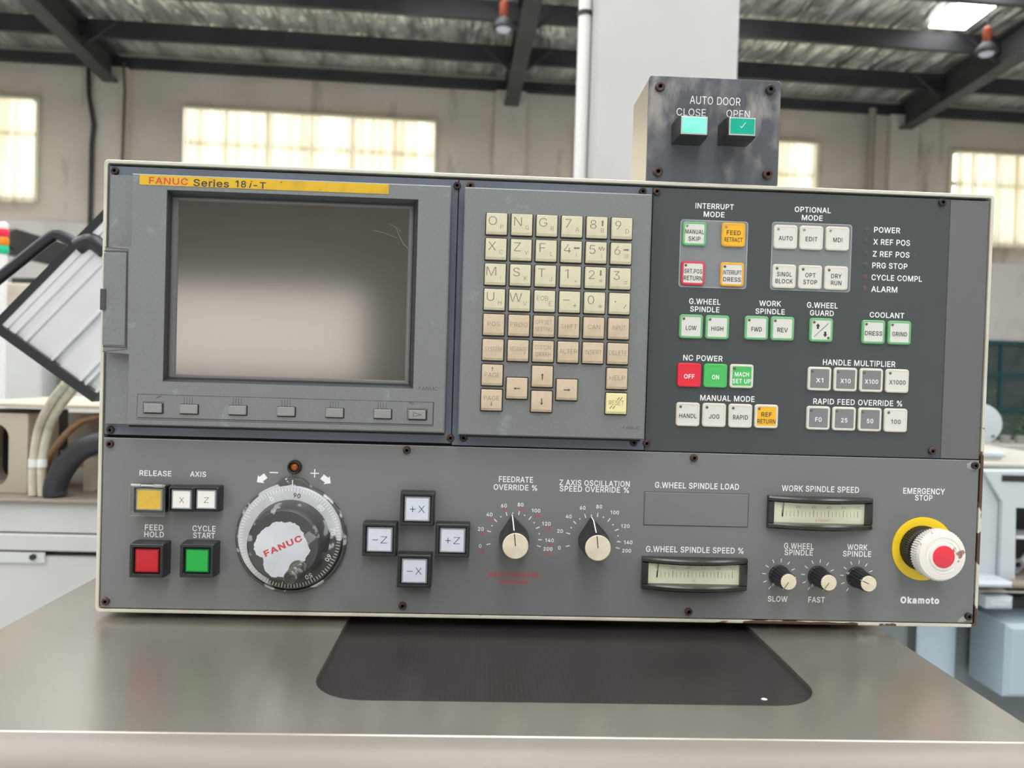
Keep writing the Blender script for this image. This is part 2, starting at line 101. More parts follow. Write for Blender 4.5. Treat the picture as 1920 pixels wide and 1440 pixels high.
'e': (404, '238,-8,212,-8,175,-8 143,0,117,16,90,33 70,56,56,85,41,114 34,148,34,187,34,226 41,260,55,290,69,319 89,343,115,359,141,376 171,384,205,384,226,384 246,381,266,374,285,367 303,356,319,341,335,326 348,306,357,282,366,258 371,228,371,194,371,186 371,178,371,169,272,169 174,169,75,169,75,187 75,204,75,221,163,221 250,221,338,221,329,215 319,208,310,202,310,227 306,249,298,269,290,288 278,303,263,314,247,325 228,330,205,330,182,330 163,325,146,313,130,302 118,288,109,270,100,251 96,232,96,211,96,200 96,189,96,178,96,150 101,126,110,106,120,87 134,72,151,61,168,51 189,46,212,46,228,46 241,48,254,53,266,57 277,64,285,73,294,82 301,93,306,105,325,101 345,96,365,91,359,71 349,54,335,39,321,24 303,13,283,4,262,-4'),
'i': (167, '73,0,53,0,53,126 53,253,53,379,73,379 93,379,114,379,114,253 114,126,114,0,93,0|95,443,84,443,72,443 62,447,54,455,45,462 41,472,41,483,41,494 45,504,54,512,62,520 72,524,84,524,95,524 106,520,114,512,122,504 126,494,126,483,126,472 122,462,114,455,106,447'),
'k': (381, '132,158,110,137,110,162 110,187,110,212,113,212 117,212,121,212,175,268 230,323,284,379,310,379 335,379,360,379,301,319 243,259,184,199,182,199 179,199,177,199,155,178|73,0,53,0,53,170 53,339,53,509,73,509 93,509,114,509,114,339 114,170,114,0,93,0|320,0,294,0,245,62 197,124,148,186,162,200 177,214,191,229,252,152 312,76,372,0,346,0'),
'm': (610, '73,0,53,0,53,126 53,253,53,379,72,379 92,379,112,379,112,351 112,323,112,295,111,295 109,295,108,295,113,316 121,332,132,346,144,359 157,369,172,376,187,383 203,386,219,386,247,386 270,378,287,361,305,344 316,322,321,295,318,295 315,295,312,295,317,313 325,329,337,343,349,357 364,367,381,375,398,382 416,386,437,386,459,386 479,381,497,372,515,362 530,348,541,328,551,309 557,285,557,255,557,170 557,85,557,0,536,0 516,0,496,0,496,85 496,169,496,254,496,281 488,301,473,313,457,325 439,330,419,330,402,330 387,327,374,320,362,313 352,303,345,290,339,278 335,263,335,247,335,165 335,82,335,0,315,0 295,0,274,0,274,87 274,173,274,260,274,281 267,298,253,311,239,324 221,330,199,330,185,330 171,327,158,320,144,313 134,303,126,289,118,276 114,258,114,238,114,159 114,79,114,0,93,0'),
'n': (410, '114,249,114,227,114,151 114,76,114,0,93,0 73,0,53,0,53,126 53,253,53,379,72,379 92,379,112,379,112,349 112,318,112,287,109,287 106,287,102,287,114,322 131,347,152,362,174,377 199,384,227,384,253,384 276,379,295,369,314,358 330,342,341,321,352,299 357,273,357,240,357,160 357,80,357,0,337,0 316,0,296,0,296,78 296,157,296,235,296,265 288,288,273,304,258,321 237,329,210,329,192,329 175,325,161,317,146,309 135,298,126,283,118,267'),
'o': (415, '242,-8,207,-8,173,-8 143,0,117,16,91,33 71,56,56,85,41,114 34,149,34,187,34,227 41,262,56,291,71,321 91,343,117,360,143,376 173,384,207,384,242,384 273,376,299,360,325,343 345,321,359,291,374,262 381,227,381,187,381,149 374,114,359,85,345,56 325,33,299,16,273,0|182,46,207,46,233,46 254,53,270,66,287,79 299,96,307,117,315,139 319,162,319,187,319,213 315,236,307,258,299,280 287,297,270,310,254,323 233,330,207,330,182,330 161,323,145,310,129,297 116,280,108,258,100,237 96,213,96,187,96,162 100,139,108,117,116,96 129,79,145,66,161,53'),
'r': (259, '73,0,53,0,53,126 53,253,53,379,72,379 92,379,112,379,112,360 112,340,112,321,113,321 114,321,115,321,122,340 135,355,152,367,170,379 190,385,213,385,218,385 223,385,229,384,235,384 240,384,243,384,243,363 243,343,243,322,242,323 237,323,230,324,223,325 215,326,207,326,189,326 173,322,159,315,145,307 134,297,126,284,118,270 114,255,114,237,114,158 114,79,114,0,93,0'),
's': (365, '211,-8,182,-8,156,-8 133,-4,112,3,92,11 75,23,62,38,49,53 40,72,36,94,55,98 74,102,94,107,99,86 109,70,124,60,139,50 158,45,181,45,208,45 229,51,244,62,260,74 268,87,268,103,268,116 263,127,254,136,245,144 231,151,212,155,191,160 170,165,149,170,115,178 89,191,72,208,55,225 47,247,47,274,47,296 53,315,65,332,77,348 94,361,115,370,136,380 160,384,187,384,213,384 235,380,254,372,272,365 287,353,299,339,310,325 319,309,324,290,305,286 287,281,268,277,263,292 255,304,243,316,230,327 212,333,187,333,165,333 146,327,131,317,116,306 109,293,109,277,109,263 114,252,124,243,134,235 150,228,172,223,191,218 210,214,229,209,264,201 290,188,306,171,323,154 331,133,331,107,331,84 325,64,312,47,300,30 282,16,260,6,237,-3'),
't': (227, '138,379,204,379,204,362 204,344,204,327,138,327 72,327,6,327,6,344 6,362,6,379,72,379|65,345,65,471,85,471 106,471,126,471,126,347 126,222,126,98,126,81 129,69,136,61,143,54 154,50,170,50,174,50 179,50,185,51,191,52 197,53,202,54,206,36 209,19,213,2,207,0 200,-2,192,-3,184,-4 176,-4,168,-4,136,-4 110,4,92,21,74,38 65,62,65,93,65,219'),
'−': (453, '280,228,386,228,386,209 386,189,386,170,280,170 173,170,67,170,67,189 67,209,67,228,173,228'),
}
ORG = {}
class MB:
    """collects faces of one mesh in world coordinates"""
    def __init__(s): s.v = []; s.f = []; s.m = []
    def face(s, pts, m=0):
        n = len(s.v); s.v += [tuple(p) for p in pts]; s.f.append(tuple(range(n, n + len(pts)))); s.m.append(m)
    def loft(s, rings, m=0, cap0=True, cap1=True, ms=None, closed=False):
        n = len(rings[0]); base = len(s.v)
        for r in rings: s.v += [tuple(p) for p in r]
        k = len(rings)
        for i in range(k if closed else k - 1):
            a = base + i * n; b = base + ((i + 1) % k) * n
            mm = ms[i] if ms else m
            for j in range(n):
                j2 = (j + 1) % n
                s.f.append((a + j, a + j2, b + j2, b + j)); s.m.append(mm)
        if not closed:
            if cap0: s.f.append(tuple(base + j for j in range(n))); s.m.append(m)
            if cap1: s.f.append(tuple(base + (k - 1) * n + j for j in range(n))); s.m.append(ms[-1] if ms and len(ms) >= k else m)
        return s
    def box(s, x0, x1, y0, y1, z0, z1, m=0, b=0.0):
        if b <= 0:
            r = [[(x0, y, z0), (x1, y, z0), (x1, y, z1), (x0, y, z1)] for y in (y1, y0)]
        else:
            def q(i, y): return [(x0 + i, y, z0 + i), (x1 - i, y, z0 + i), (x1 - i, y, z1 - i), (x0 + i, y, z1 - i)]
            r = [q(b, y1), q(0, y1 - b), q(0, y0 + b), q(b, y0)]
        return s.loft(r, m)
    def obox(s, c, ax, ay, az, hx, hy, hz, m=0):
        """box from centre, three axes and half sizes"""
        c = Vector(c); ax = Vector(ax).normalized(); ay = Vector(ay).normalized(); az = Vector(az).normalized()
        r = []
        for t in (-1, 1):
            r.append([c + ax * (i * hx) + az * (k * hz) + ay * (t * hy) for i, k in ((-1, -1), (1, -1), (1, 1), (-1, 1))])
        return s.loft(r, m)
    def tube(s, pts, rad, n=12, m=0, caps=True):
        pts = [Vector(p) for p in pts]; rings = []; up = None
        for i, p in enumerate(pts):
            t = (pts[min(i + 1, len(pts) - 1)] - pts[max(i - 1, 0)]).normalized()
            if up is None: up = Vector((0, 0, 1)) if abs(t.z) < 0.9 else Vector((0, 1, 0))
            a = t.cross(up).normalized(); b = a.cross(t).normalized(); up = b
            rr_ = rad[i] if isinstance(rad, (list, tuple)) else rad
            rings.append([p + a * (rr_ * math.cos(2 * math.pi * k / n)) + b * (rr_ * math.sin(2 * math.pi * k / n)) for k in range(n)])
        return s.loft(rings, m, caps, caps)
    def build(s, name, mats, parent=None, smooth=False, origin=None, recalc=True):
        me = bpy.data.meshes.new(name)
        if origin is None:
            xs = [p[0] for p in s.v]; ys = [p[1] for p in s.v]; zs = [p[2] for p in s.v]
            origin = ((min(xs) + max(xs)) / 2, (min(ys) + max(ys)) / 2, (min(zs) + max(zs)) / 2) if parent else \
                     ((min(xs) + max(xs)) / 2, (min(ys) + max(ys)) / 2, min(zs))
        o0 = Vector(origin)
        me.from_pydata([tuple(Vector(p) - o0) for p in s.v], [], s.f)
        if not isinstance(mats, (list, tuple)): mats = [mats]
        for mt in mats: me.materials.append(mt)
        me.polygons.foreach_set('material_index', s.m)
        if recalc:
            bm = bmesh.new(); bm.from_mesh(me); bmesh.ops.recalc_face_normals(bm, faces=bm.faces); bm.to_mesh(me); bm.free()
        if smooth:
            me.polygons.foreach_set('use_smooth', [True] * len(me.polygons))
            me.set_sharp_from_angle(angle=math.radians(35))
        me.update()
        o = bpy.data.objects.new(name, me); COL.objects.link(o)
        ORG[o.name] = o0
        if parent is not None:
            o.parent = parent; o.location = o0 - ORG[parent.name]
        else: o.location = o0
        return o

def tag(o, label=None, cat=None, group=None, kind=None):
    if label: o['label'] = label
    if cat: o['category'] = cat
    if group: o['group'] = group
    if kind: o['kind'] = kind
    return o
def thing(name, loc, label, cat, group=None):
    o = bpy.data.objects.new(name, None); COL.objects.link(o); o.location = loc; ORG[o.name] = Vector(loc)
    o.empty_display_size = 0.05
    return tag(o, label, cat, group)
def struct(name, mb, mat, **k):
    return tag(mb.build(name, mat, **k), kind='structure')

# rings on planes parallel to the console's face: x, z in metres, d = distance in front of the face
def V(x, z, d): return (x, -d, z)
def rr(x, z, w, h, r, d, n=4):
    pts = []
    r = min(r, w / 2 - 1e-6, h / 2 - 1e-6)
    if r <= 0:
        return [V(x - w / 2, z - h / 2, d), V(x + w / 2, z - h / 2, d), V(x + w / 2, z + h / 2, d), V(x - w / 2, z + h / 2, d)]
    for cx, cz, a0 in ((x + w / 2 - r, z - h / 2 + r, -90), (x + w / 2 - r, z + h / 2 - r, 0), (x - w / 2 + r, z + h / 2 - r, 90), (x - w / 2 + r, z - h / 2 + r, 180)):
        for k in range(n + 1):
            a = math.radians(a0 + 90 * k / n)
            pts.append(V(cx + r * math.cos(a), cz + r * math.sin(a), d))
    return pts
def circ(x, z, r, d, n=32, ph=0.0):
    return [V(x + r * math.cos(2 * math.pi * k / n + ph), z + r * math.sin(2 * math.pi * k / n + ph), d) for k in range(n)]
def lathe(mb, x, z, prof, n=32, m=0, ms=None, cap0=False, cap1=True):
    return mb.loft([circ(x, z, r, d, n) for r, d in prof], m, cap0, cap1, ms)
def quadring(pxs, d): return [V(*Q(a, b, d), d) for a, b in pxs]
def bbq(pxs, d=0.0):
    ps = [Q(a, b, d) for a, b in pxs]
    x0 = min(p[0] for p in ps); x1 = max(p[0] for p in ps); z0 = min(p[1] for p in ps); z1 = max(p[1] for p in ps)
    return x0, x1, z0, z1
def rect(x0, x1, z0, z1, d): return [V(x0, z0, d), V(x1, z0, d), V(x1, z1, d), V(x0, z1, d)]

GLYPH['I'] = (184, '64,0,64,0,64,170 64,339,64,509,83,509 101,509,120,509,120,339 120,170,120,0,101,0')
GLYPH['1'] = (400, GLYPH['1'][1].split('|')[1])
_gc = {}
def _spline_pts(part, n=4):
    P_ = [[int(k) / 1000 for k in t.split(',')] for t in part.split(' ')]; out = []
    for a, b in zip(P_, P_[1:] + P_[:1]):
        p0, p1, p2, p3 = a[2:4], a[4:6], b[0:2], b[2:4]
        line = abs((p3[0] - p0[0]) * (p1[1] - p0[1]) - (p3[1] - p0[1]) * (p1[0] - p0[0])) < 2e-3 and abs((p3[0] - p0[0]) * (p2[1] - p0[1]) - (p3[1] - p0[1]) * (p2[0] - p0[0])) < 2e-3
        for k in range(1 if line else n):
            t = k / n; u = 1 - t
            out.append(tuple(u ** 3 * p0[i] + 3 * u * u * t * p1[i] + 3 * u * t * t * p2[i] + t ** 3 * p3[i] for i in (0, 1)))
    return out
def glyph(ch, bold):
    """filled outline of one letter; bold > 0 thickens the strokes, bold < 0 thins them"""
    if (ch, bold) in _gc: return _gc[ch, bold]
    polys = [_spline_pts(p) for p in GLYPH[ch][1].split('|')]
    segs = [(a, b) for p in polys for a, b in zip(p, p[1:] + p[:1]) if math.hypot(b[0] - a[0], b[1] - a[1]) > 1e-5]
    def inside(x, y):                          # winding number
        w = 0
        for a, b in segs:
            if (a[1] <= y) != (b[1] <= y):
                if a[0] + (y - a[1]) / (b[1] - a[1]) * (b[0] - a[0]) > x: w += 1 if b[1] > a[1] else -1
        return w != 0
    w = abs(bold); vs = [v for p in polys for v in p]; es = []; base = 0; quads = []
    for p in polys:
        es += [(base + k, base + (k + 1) % len(p)) for k in range(len(p))]; base += len(p)
    if bold:
        for a, b in segs:
            dx, dy = b[0] - a[0], b[1] - a[1]; L = math.hypot(dx, dy); dx, dy = dx / L, dy / L
            base = len(vs); e = 0.7 * w
            vs += [(a[0] - dx * e - dy * w, a[1] - dy * e + dx * w), (a[0] - dx * e + dy * w, a[1] - dy * e - dx * w), (b[0] + dx * e + dy * w, b[1] + dy * e - dx * w), (b[0] + dx * e - dy * w, b[1] + dy * e + dx * w)]
            es += [(base, base + 1), (base + 1, base + 2), (base + 2, base + 3), (base + 3, base)]; quads.append((a, dx, dy, L, e))
    ov, _, of, _, _, _ = delaunay_2d_cdt([Vector(v) for v in vs], es, [], 0, 1e-6, True)
    def near(x, y):
        for a, dx, dy, L, e in quads:
            t = (x - a[0]) * dx + (y - a[1]) * dy
            if -e <= t <= L + e:
                n = -(x - a[0]) * dy + (y - a[1]) * dx
                if abs(n) <= w:
                    t = min(max(t, L * .02), L * .98); qx, qy = a[0] + dx * t, a[1] + dy * t; h = 1e-3
                    if not (inside(qx - dy * h, qy + dx * h) and inside(qx + dy * h, qy - dx * h)): return True
        return False
    keep = []
    for f in of:
        p = [ov[k] for k in f]
        if abs((p[1].x - p[0].x) * (p[2].y - p[0].y) - (p[2].x - p[0].x) * (p[1].y - p[0].y)) < 1e-8: continue
        x, y = sum(q.x for q in p) / 3, sum(q.y for q in p) / 3; i = inside(x, y)
        if (bold > 0 and (i or near(x, y))) or (bold == 0 and i) or (bold < 0 and i and not near(x, y)): keep.append(f)
    used = sorted({k for f in keep for k in f}); ren = {k: i_ for i_, k in enumerate(used)}
    _gc[ch, bold] = ([(ov[k].x, ov[k].y) for k in used], [tuple(ren[k] for k in f) for f in keep]); return _gc[ch, bold]
_tc = {}
def text2d(s, bold=0.0, spacing=1.0, shear=0.0):
    """flat lettering of a word centred on its own middle: points, faces, width, height"""
    bold = min((-.010, -.003, .005, .013, .03, .045), key=lambda q: abs(q - bold))
    key = (s, bold, spacing, shear)
    if key in _tc: return _tc[key]
    vs, fs, x = [], [], 0.0
    for ch in s:
        if ch == ' ': x += SPACE / 1000 * 1.25; continue
        gv, gf = glyph(ch, bold); base = len(vs)
        vs += [(a + x + shear * b, b) for a, b in gv]; fs += [tuple(base + k for k in f) for f in gf]
        x += GLYPH[ch][0] / 1000 * spacing + 2 * max(bold, 0)
    x0 = min(v[0] for v in vs); x1 = max(v[0] for v in vs); y0 = min(v[1] for v in vs); y1 = max(v[1] for v in vs)
    _tc[key] = ([((a - (x0 + x1) / 2), (b - (y0 + y1) / 2)) for a, b in vs], fs, x1 - x0, y1 - y0)
    return _tc[key]
def put_text(mb, s, x, z, d, w=None, h=None, m=0, bold=0.0, rot=0.0, spacing=1.0, shear=0.0):
    """flat lettering at (x, z), w wide and h high in metres, rot in degrees anticlockwise"""
    vs, fs, tw, th = text2d(s, bold, spacing, shear)
    sy = (h / th) if h else None; sx = (w / tw) if w else None
    if sx is None: sx = sy
    if sy is None: sy = sx
    c, n_ = math.cos(math.radians(rot)), math.sin(math.radians(rot))
    base = len(mb.v)
    for a, b in vs:
        a *= sx; b *= sy
        mb.v.append(V(x + a * c - b * n_, z + a * n_ + b * c, d))
    for f in fs: mb.f.append(tuple(base + i for i in f)); mb.m.append(m)
def bar(mb, x0, z0, x1, z1, wid, d, m=0):
    a = Vector((x1 - x0, z1 - z0)); L = a.length; a /= L; n_ = Vector((-a.y, a.x)) * (wid / 2)
    mb.face([V(x0 + n_.x, z0 + n_.y, d), V(x0 - n_.x, z0 - n_.y, d), V(x1 - n_.x, z1 - n_.y, d), V(x1 + n_.x, z1 + n_.y, d)], m)
def arrow(mb, x, z, ang, L, wid, head, hl, d, m=0):
    """arrow pointing along ang (degrees, 0 = along x)"""
    c, s_ = math.cos(math.radians(ang)), math.sin(math.radians(ang))
    pts = [(-L / 2, -wid / 2), (L / 2 - hl, -wid / 2), (L / 2 - hl, -head / 2), (L / 2, 0), (L / 2 - hl, head / 2), (L / 2 - hl, wid / 2), (-L / 2, wid / 2)]
    mb.face([V(x + a * c - b * s_, z + a * s_ + b * c, d) for a, b in pts], m)

# ------------------------------------------------------------------ materials
def mat(name, col, rough=0.5, metal=0.0, spec=0.5, noise=None, bump=None, coat=0.0, emit=None):
    """noise = (scale, other colour, low, high[, stretch]); bump = (scale, strength[, stretch])"""
    m = bpy.data.materials.new(name); m.use_nodes = True
    nt = m.node_tree; b = nt.nodes['Principled BSDF']
    b.inputs['Base Color'].default_value = col; b.inputs['Roughness'].default_value = rough
    b.inputs['Metallic'].default_value = metal; b.inputs['Specular IOR Level'].default_value = spec
    b.inputs['Coat Weight'].default_value = coat
    if emit: b.inputs['Emission Color'].default_value = emit[0]; b.inputs['Emission Strength'].default_value = emit[1]
    tc = nt.nodes.new('ShaderNodeTexCoord')
    def tex(scale, stretch, det=4):
        mp = nt.nodes.new('ShaderNodeMapping'); nt.links.new(tc.outputs['Object'], mp.inputs[0])
        if stretch: mp.inputs['Scale'].default_value = stretch
        t = nt.nodes.new('ShaderNodeTexNoise'); t.inputs['Scale'].default_value = scale; t.inputs['Detail'].default_value = det
        nt.links.new(mp.outputs[0], t.inputs['Vector']); return t
    if noise:
        for nz in (noise if isinstance(noise[0], (tuple, list)) else [noise]):
            t = tex(nz[0], nz[4] if len(nz) > 4 else None)
            rp = nt.nodes.new('ShaderNodeMapRange'); rp.inputs[1].default_value = nz[2]; rp.inputs[2].default_value = nz[3]
            nt.links.new(t.outputs['Fac'], rp.inputs[0])
            mx = nt.nodes.new('ShaderNodeMix'); mx.data_type = 'RGBA'
            src = b.inputs['Base Color'].links[0].from_socket if b.inputs['Base Color'].links else None
            if src: nt.links.new(src, mx.inputs['A'])
            else: mx.inputs['A'].default_value = col
            mx.inputs['B'].default_value = nz[1]
            nt.links.new(rp.outputs[0], mx.inputs['Factor']); nt.links.new(mx.outputs['Result'], b.inputs['Base Color'])
    if bump:
        t = tex(bump[0], bump[2] if len(bump) > 2 else None)
        bp = nt.nodes.new('ShaderNodeBump'); bp.inputs['Strength'].default_value = bump[1]; bp.inputs['Distance'].default_value = bump[3] if len(bump) > 3 else 0.001
        nt.links.new(t.outputs['Fac'], bp.inputs['Height']); nt.links.new(bp.outputs[0], b.inputs['Normal'])
    return m
def clear(name, col, amount, rough=0.05):
    """thin clear plastic: mostly see-through with a glossy surface"""
    m = bpy.data.materials.new(name); m.use_nodes = True; nt = m.node_tree
    out = nt.nodes['Material Output']; nt.nodes.remove(nt.nodes['Principled BSDF'])
    a = nt.nodes.new('ShaderNodeBsdfTransparent'); a.inputs[0].default_value = col
    g = nt.nodes.new('ShaderNodeBsdfGlossy'); g.inputs['Roughness'].default_value = rough
    lw = nt.nodes.new('ShaderNodeLayerWeight'); lw.inputs[0].default_value = 0.5
    pw = nt.nodes.new('ShaderNodeMath'); pw.operation = 'POWER'; pw.inputs[1].default_value = 4.0; nt.links.new(lw.outputs['Facing'], pw.inputs[0])
    ad = nt.nodes.new('ShaderNodeMath'); ad.operation = 'MULTIPLY_ADD'; ad.inputs[1].default_value = 0.7; ad.inputs[2].default_value = amount
    nt.links.new(pw.outputs[0], ad.inputs[0])
    mx = nt.nodes.new('ShaderNodeMixShader'); nt.links.new(ad.outputs[0], mx.inputs[0]); nt.links.new(a.outputs[0], mx.inputs[1]); nt.links.new(g.outputs[0], mx.inputs[2])
    nt.links.new(mx.outputs[0], out.inputs[0]); return m
def glow(name, col, strength):
    m = bpy.data.materials.new(name); m.use_nodes = True; nt = m.node_tree
    nt.nodes.remove(nt.nodes['Principled BSDF']); e = nt.nodes.new('ShaderNodeEmission')
    e.inputs[0].default_value = col; e.inputs[1].default_value = strength
    nt.links.new(e.outputs[0], nt.nodes['Material Output'].inputs[0]); return m
# ------------------------------------------------------------------ the hall
M_wall = mat('wall_plaster', rgb(206, 196, 185), 0.85, noise=[(0.9, rgb(186, 176, 165), 0.45, 0.75), (3.0, rgb(128, 118, 108), 0.62, 0.8, (1, 1, 0.25))])
M_wall_low = mat('wall_white_paint', rgb(212, 208, 203), 0.8, noise=(1.2, rgb(180, 172, 164), 0.5, 0.8))
M_floor = mat('floor_paint', rgb(186, 192, 192), 0.5, noise=(0.7, rgb(160, 165, 165), 0.4, 0.7))
M_foil = mat('roof_foil', rgb(240, 240, 230), 0.25, 0.5, noise=(4, rgb(170, 170, 162), 0.45, 0.7, (1, 0.25, 1)), bump=(6, 1.0, (1.0, 0.2, 1.0), 0.36))
M_steel_dark = mat('roof_steel', rgb(46, 49, 51), 0.55, noise=(2, rgb(34, 36, 38), 0.4, 0.7))
M_rafter = mat('rafter_steel', rgb(66, 68, 67), 0.6, noise=(2, rgb(52, 52, 51), 0.4, 0.7))
M_frame_pale = mat('window_frame_paint', rgb(214, 212, 188), 0.5)
M_day = glow('daylight', (1.0, 0.97, 0.90, 1), CURTAINED)
M_gate = glow('daylight_gate', (1.0, 0.91, 0.80, 1), GATE)
M_sky = glow('skylight_sheet', (0.98, 0.985, 0.985, 1), SKYLIGHT)
M_col = mat('column_paint', rgb(186, 186, 185), 0.55, noise=(2.0, rgb(178, 177, 175), 0.5, 0.8))
M_pvc = mat('pipe_pvc', rgb(226, 226, 224), 0.35)
def curtain_mat():
    m = bpy.data.materials.new('curtain_voile'); m.use_nodes = True; nt = m.node_tree
    nt.nodes.remove(nt.nodes['Principled BSDF'])
    tr = nt.nodes.new('ShaderNodeBsdfTranslucent'); tr.inputs[0].default_value = rgb(248, 240, 215)
    tc = nt.nodes.new('ShaderNodeTexCoord'); mp = nt.nodes.new('ShaderNodeMapping'); mp.inputs['Scale'].default_value = (5, 1, 0.2); nt.links.new(tc.outputs['Object'], mp.inputs[0])
    nz = nt.nodes.new('ShaderNodeTexNoise'); nz.inputs['Scale'].default_value = 1.0; nz.inputs['Detail'].default_value = 5; nt.links.new(mp.outputs[0], nz.inputs['Vector'])
    cr = nt.nodes.new('ShaderNodeMapRange'); cr.inputs[1].default_value = .38; cr.inputs[2].default_value = .62; nt.links.new(nz.outputs['Fac'], cr.inputs[0])
    mx = nt.nodes.new('ShaderNodeMix'); mx.data_type = 'RGBA'; mx.inputs['A'].default_value = rgb(205, 194, 162); mx.inputs['B'].default_value = rgb(255, 252, 240)
    nt.links.new(cr.outputs[0], mx.inputs['Factor']); nt.links.new(mx.outputs['Result'], tr.inputs[0])
    df = nt.nodes.new('ShaderNodeBsdfDiffuse'); df.inputs[0].default_value = rgb(240, 236, 222)
    tp = nt.nodes.new('ShaderNodeBsdfTransparent')
    a = nt.nodes.new('ShaderNodeMixShader'); a.inputs[0].default_value = 0.3; nt.links.new(tr.outputs[0], a.inputs[1]); nt.links.new(df.outputs[0], a.inputs[2])
    b = nt.nodes.new('ShaderNodeMixShader'); b.inputs[0].default_value = 0.12; nt.links.new(a.outputs[0], b.inputs[1]); nt.links.new(tp.outputs[0], b.inputs[2])
    nt.links.new(b.outputs[0], nt.nodes['Material Output'].inputs[0]); return m
M_curtain = curtain_mat()
M_teal = mat('teal_paint', rgb(30, 78, 82), 0.5)
M_night = mat('dark_glass', rgb(70, 84, 84), 0.25, noise=(2.5, rgb(40, 62, 50), 0.5, 0.7))

# the hall stands slightly askew to the console: it is laid out square here and turned by HALL_TURN about the photographer at the end
HALL_TURN = math.radians(2.6)
def hat(px, py, Y):
    r = ray(px, py); c_, s_ = math.cos(-HALL_TURN), math.sin(-HALL_TURN); r = Vector((r.x * c_ - r.y * s_, r.x * s_ + r.y * c_, r.z))
    return CAM + r * ((Y - CAM.y) / r.y)
_before = set(bpy.data.objects)
YW, YB, XL, XR, YR = 11.6, -15.8, -15.0, 16.5, -2.4     # far wall, wall behind the photographer, side walls, ridge
EAVE = hat(500, 120, YW).z; SLOPE = 0.06
def roof_z(y): return EAVE + SLOPE * (YW - y) if y > YR else EAVE + SLOPE * (YW - YR) - SLOPE * (YR - y)
struct('floor', MB().box(XL, XR, YB, YW, -0.2, 0.0), M_floor)
ZB = hat(1890, 495, YW).z
w = MB().box(XL, XR, YW, YW + 0.3, 0, EAVE + 0.05)
struct('wall_far', w, M_wall)
struct('wall_far_lower', MB().box(XL, XR, YW - 0.06, YW - 0.001, 0, ZB, 0, 0.01), M_wall_low)
struct('wall_back', MB().box(XL, XR, YB - 0.3, YB, 0, roof_z(YB) + 0.05), M_wall)
struct('wall_left', MB().box(XL - 0.3, XL, YB, YW, 0, EAVE + 1), M_wall)
struct('wall_right', MB().box(XR, XR + 0.3, YB, YW, 0, EAVE + 1), M_wall)
rf = MB()
rf.loft([[(x, YW + 0.3, EAVE), (x, YR, roof_z(YR)), (x, YB - 0.3, roof_z(YB)), (x, YB - 0.3, roof_z(YB) + 0.1), (x, YR, roof_z(YR) + 0.1), (x, YW + 0.3, EAVE + 0.1)] for x in (XL - 0.3, XR + 0.3)])
struct('ceiling', rf, M_foil)
def skylight(x0, x1, y0, y1):
    b = MB(); g = 0.012
    b.loft([[(x, y0, roof_z(y0) - g), (x, y1, roof_z(y1) - g), (x, y1, roof_z(y1) - g - 0.01), (x, y0, roof_z(y0) - g - 0.01)] for x in (x0, x1)])
    struct('skylight', b, M_sky)
skylight(6.55, 7.05, 9.2, YR); skylight(6.05, 7.75, YR, -10)
skylight(-6.6, -5.0, 8.7, YR); skylight(-6.6, -5.0, YR, -10)
skylight(-0.4, 1.6, 8.6, YR); skylight(-0.4, 1.6, YR, -10)  # unseen strip, run out towards the far wall to light it
skylight(-3.6, -2.2, 8.6, YR); skylight(3.0, 4.4, 8.6, YR); skylight(-10.5, -9.0, 8.6, YR); skylight(9.6, 11.1, 8.6, YR)  # extra unseen strips added to brighten the far wall and foil

# rafters along the slope, purlins across, eave strut on the wall
def rafter(xc):
    b = MB(); hw, dp, fl = 0.11, 0.42, 0.02
    for x0, x1, t0, t1 in ((xc - hw, xc + hw, 0, fl), (xc - 0.008, xc + 0.008, fl, dp - fl), (xc - hw, xc + hw, dp - fl, dp)):
        b.loft([[(x0, y, roof_z(y) - 0.06 - t0), (x1, y, roof_z(y) - 0.06 - t0), (x1, y, roof_z(y) - 0.06 - t1), (x0, y, roof_z(y) - 0.06 - t1)] for y in (YW - 0.02, 4.0, YR)])
    o = struct('roof_beam', b, M_rafter)
    for y in PUR[0:3]:
        for sx in (-1, 1):
            p = MB().tube([(xc + sx * 0.02, y, roof_z(y) - 0.06 - dp + 0.05), (xc + sx * 0.5, y, roof_z(y) - 0.06)], 0.025, 6)
            p.build('brace', M_steel_dark, o)
    return o
PUR = [10.45 - 1.17 * i for i in range(11)]
RX = [hat(190, 120, YW).x + .2, hat(958, 165, YW).x, hat(1690, 190, YW).x]
for xc in RX: rafter(xc)
for y in PUR:
    zt = roof_z(y) - 0.03; h = 0.24
    b = MB().box(XL, XR, y - 0.006, y, zt - h, zt)
    b.box(XL, XR, y, y + 0.07, zt - 0.006, zt); b.box(XL, XR, y, y + 0.07, zt - h, zt - h + 0.006)
    struct('roof_beam_purlin', b, M_steel_dark)
zt = hat(500, 128, YW).z; zb = hat(500, 146, YW).z
struct('roof_beam_eave', MB().box(XL, XR, YW - 0.12, YW - 0.002, zb, zt), M_steel_dark)

# pilasters
for x in RX:
    struct('wall_pilaster', MB().box(x - 0.24, x + 0.24, YW - 0.14, YW - 0.001, 0, zb - 0.02), M_wall)

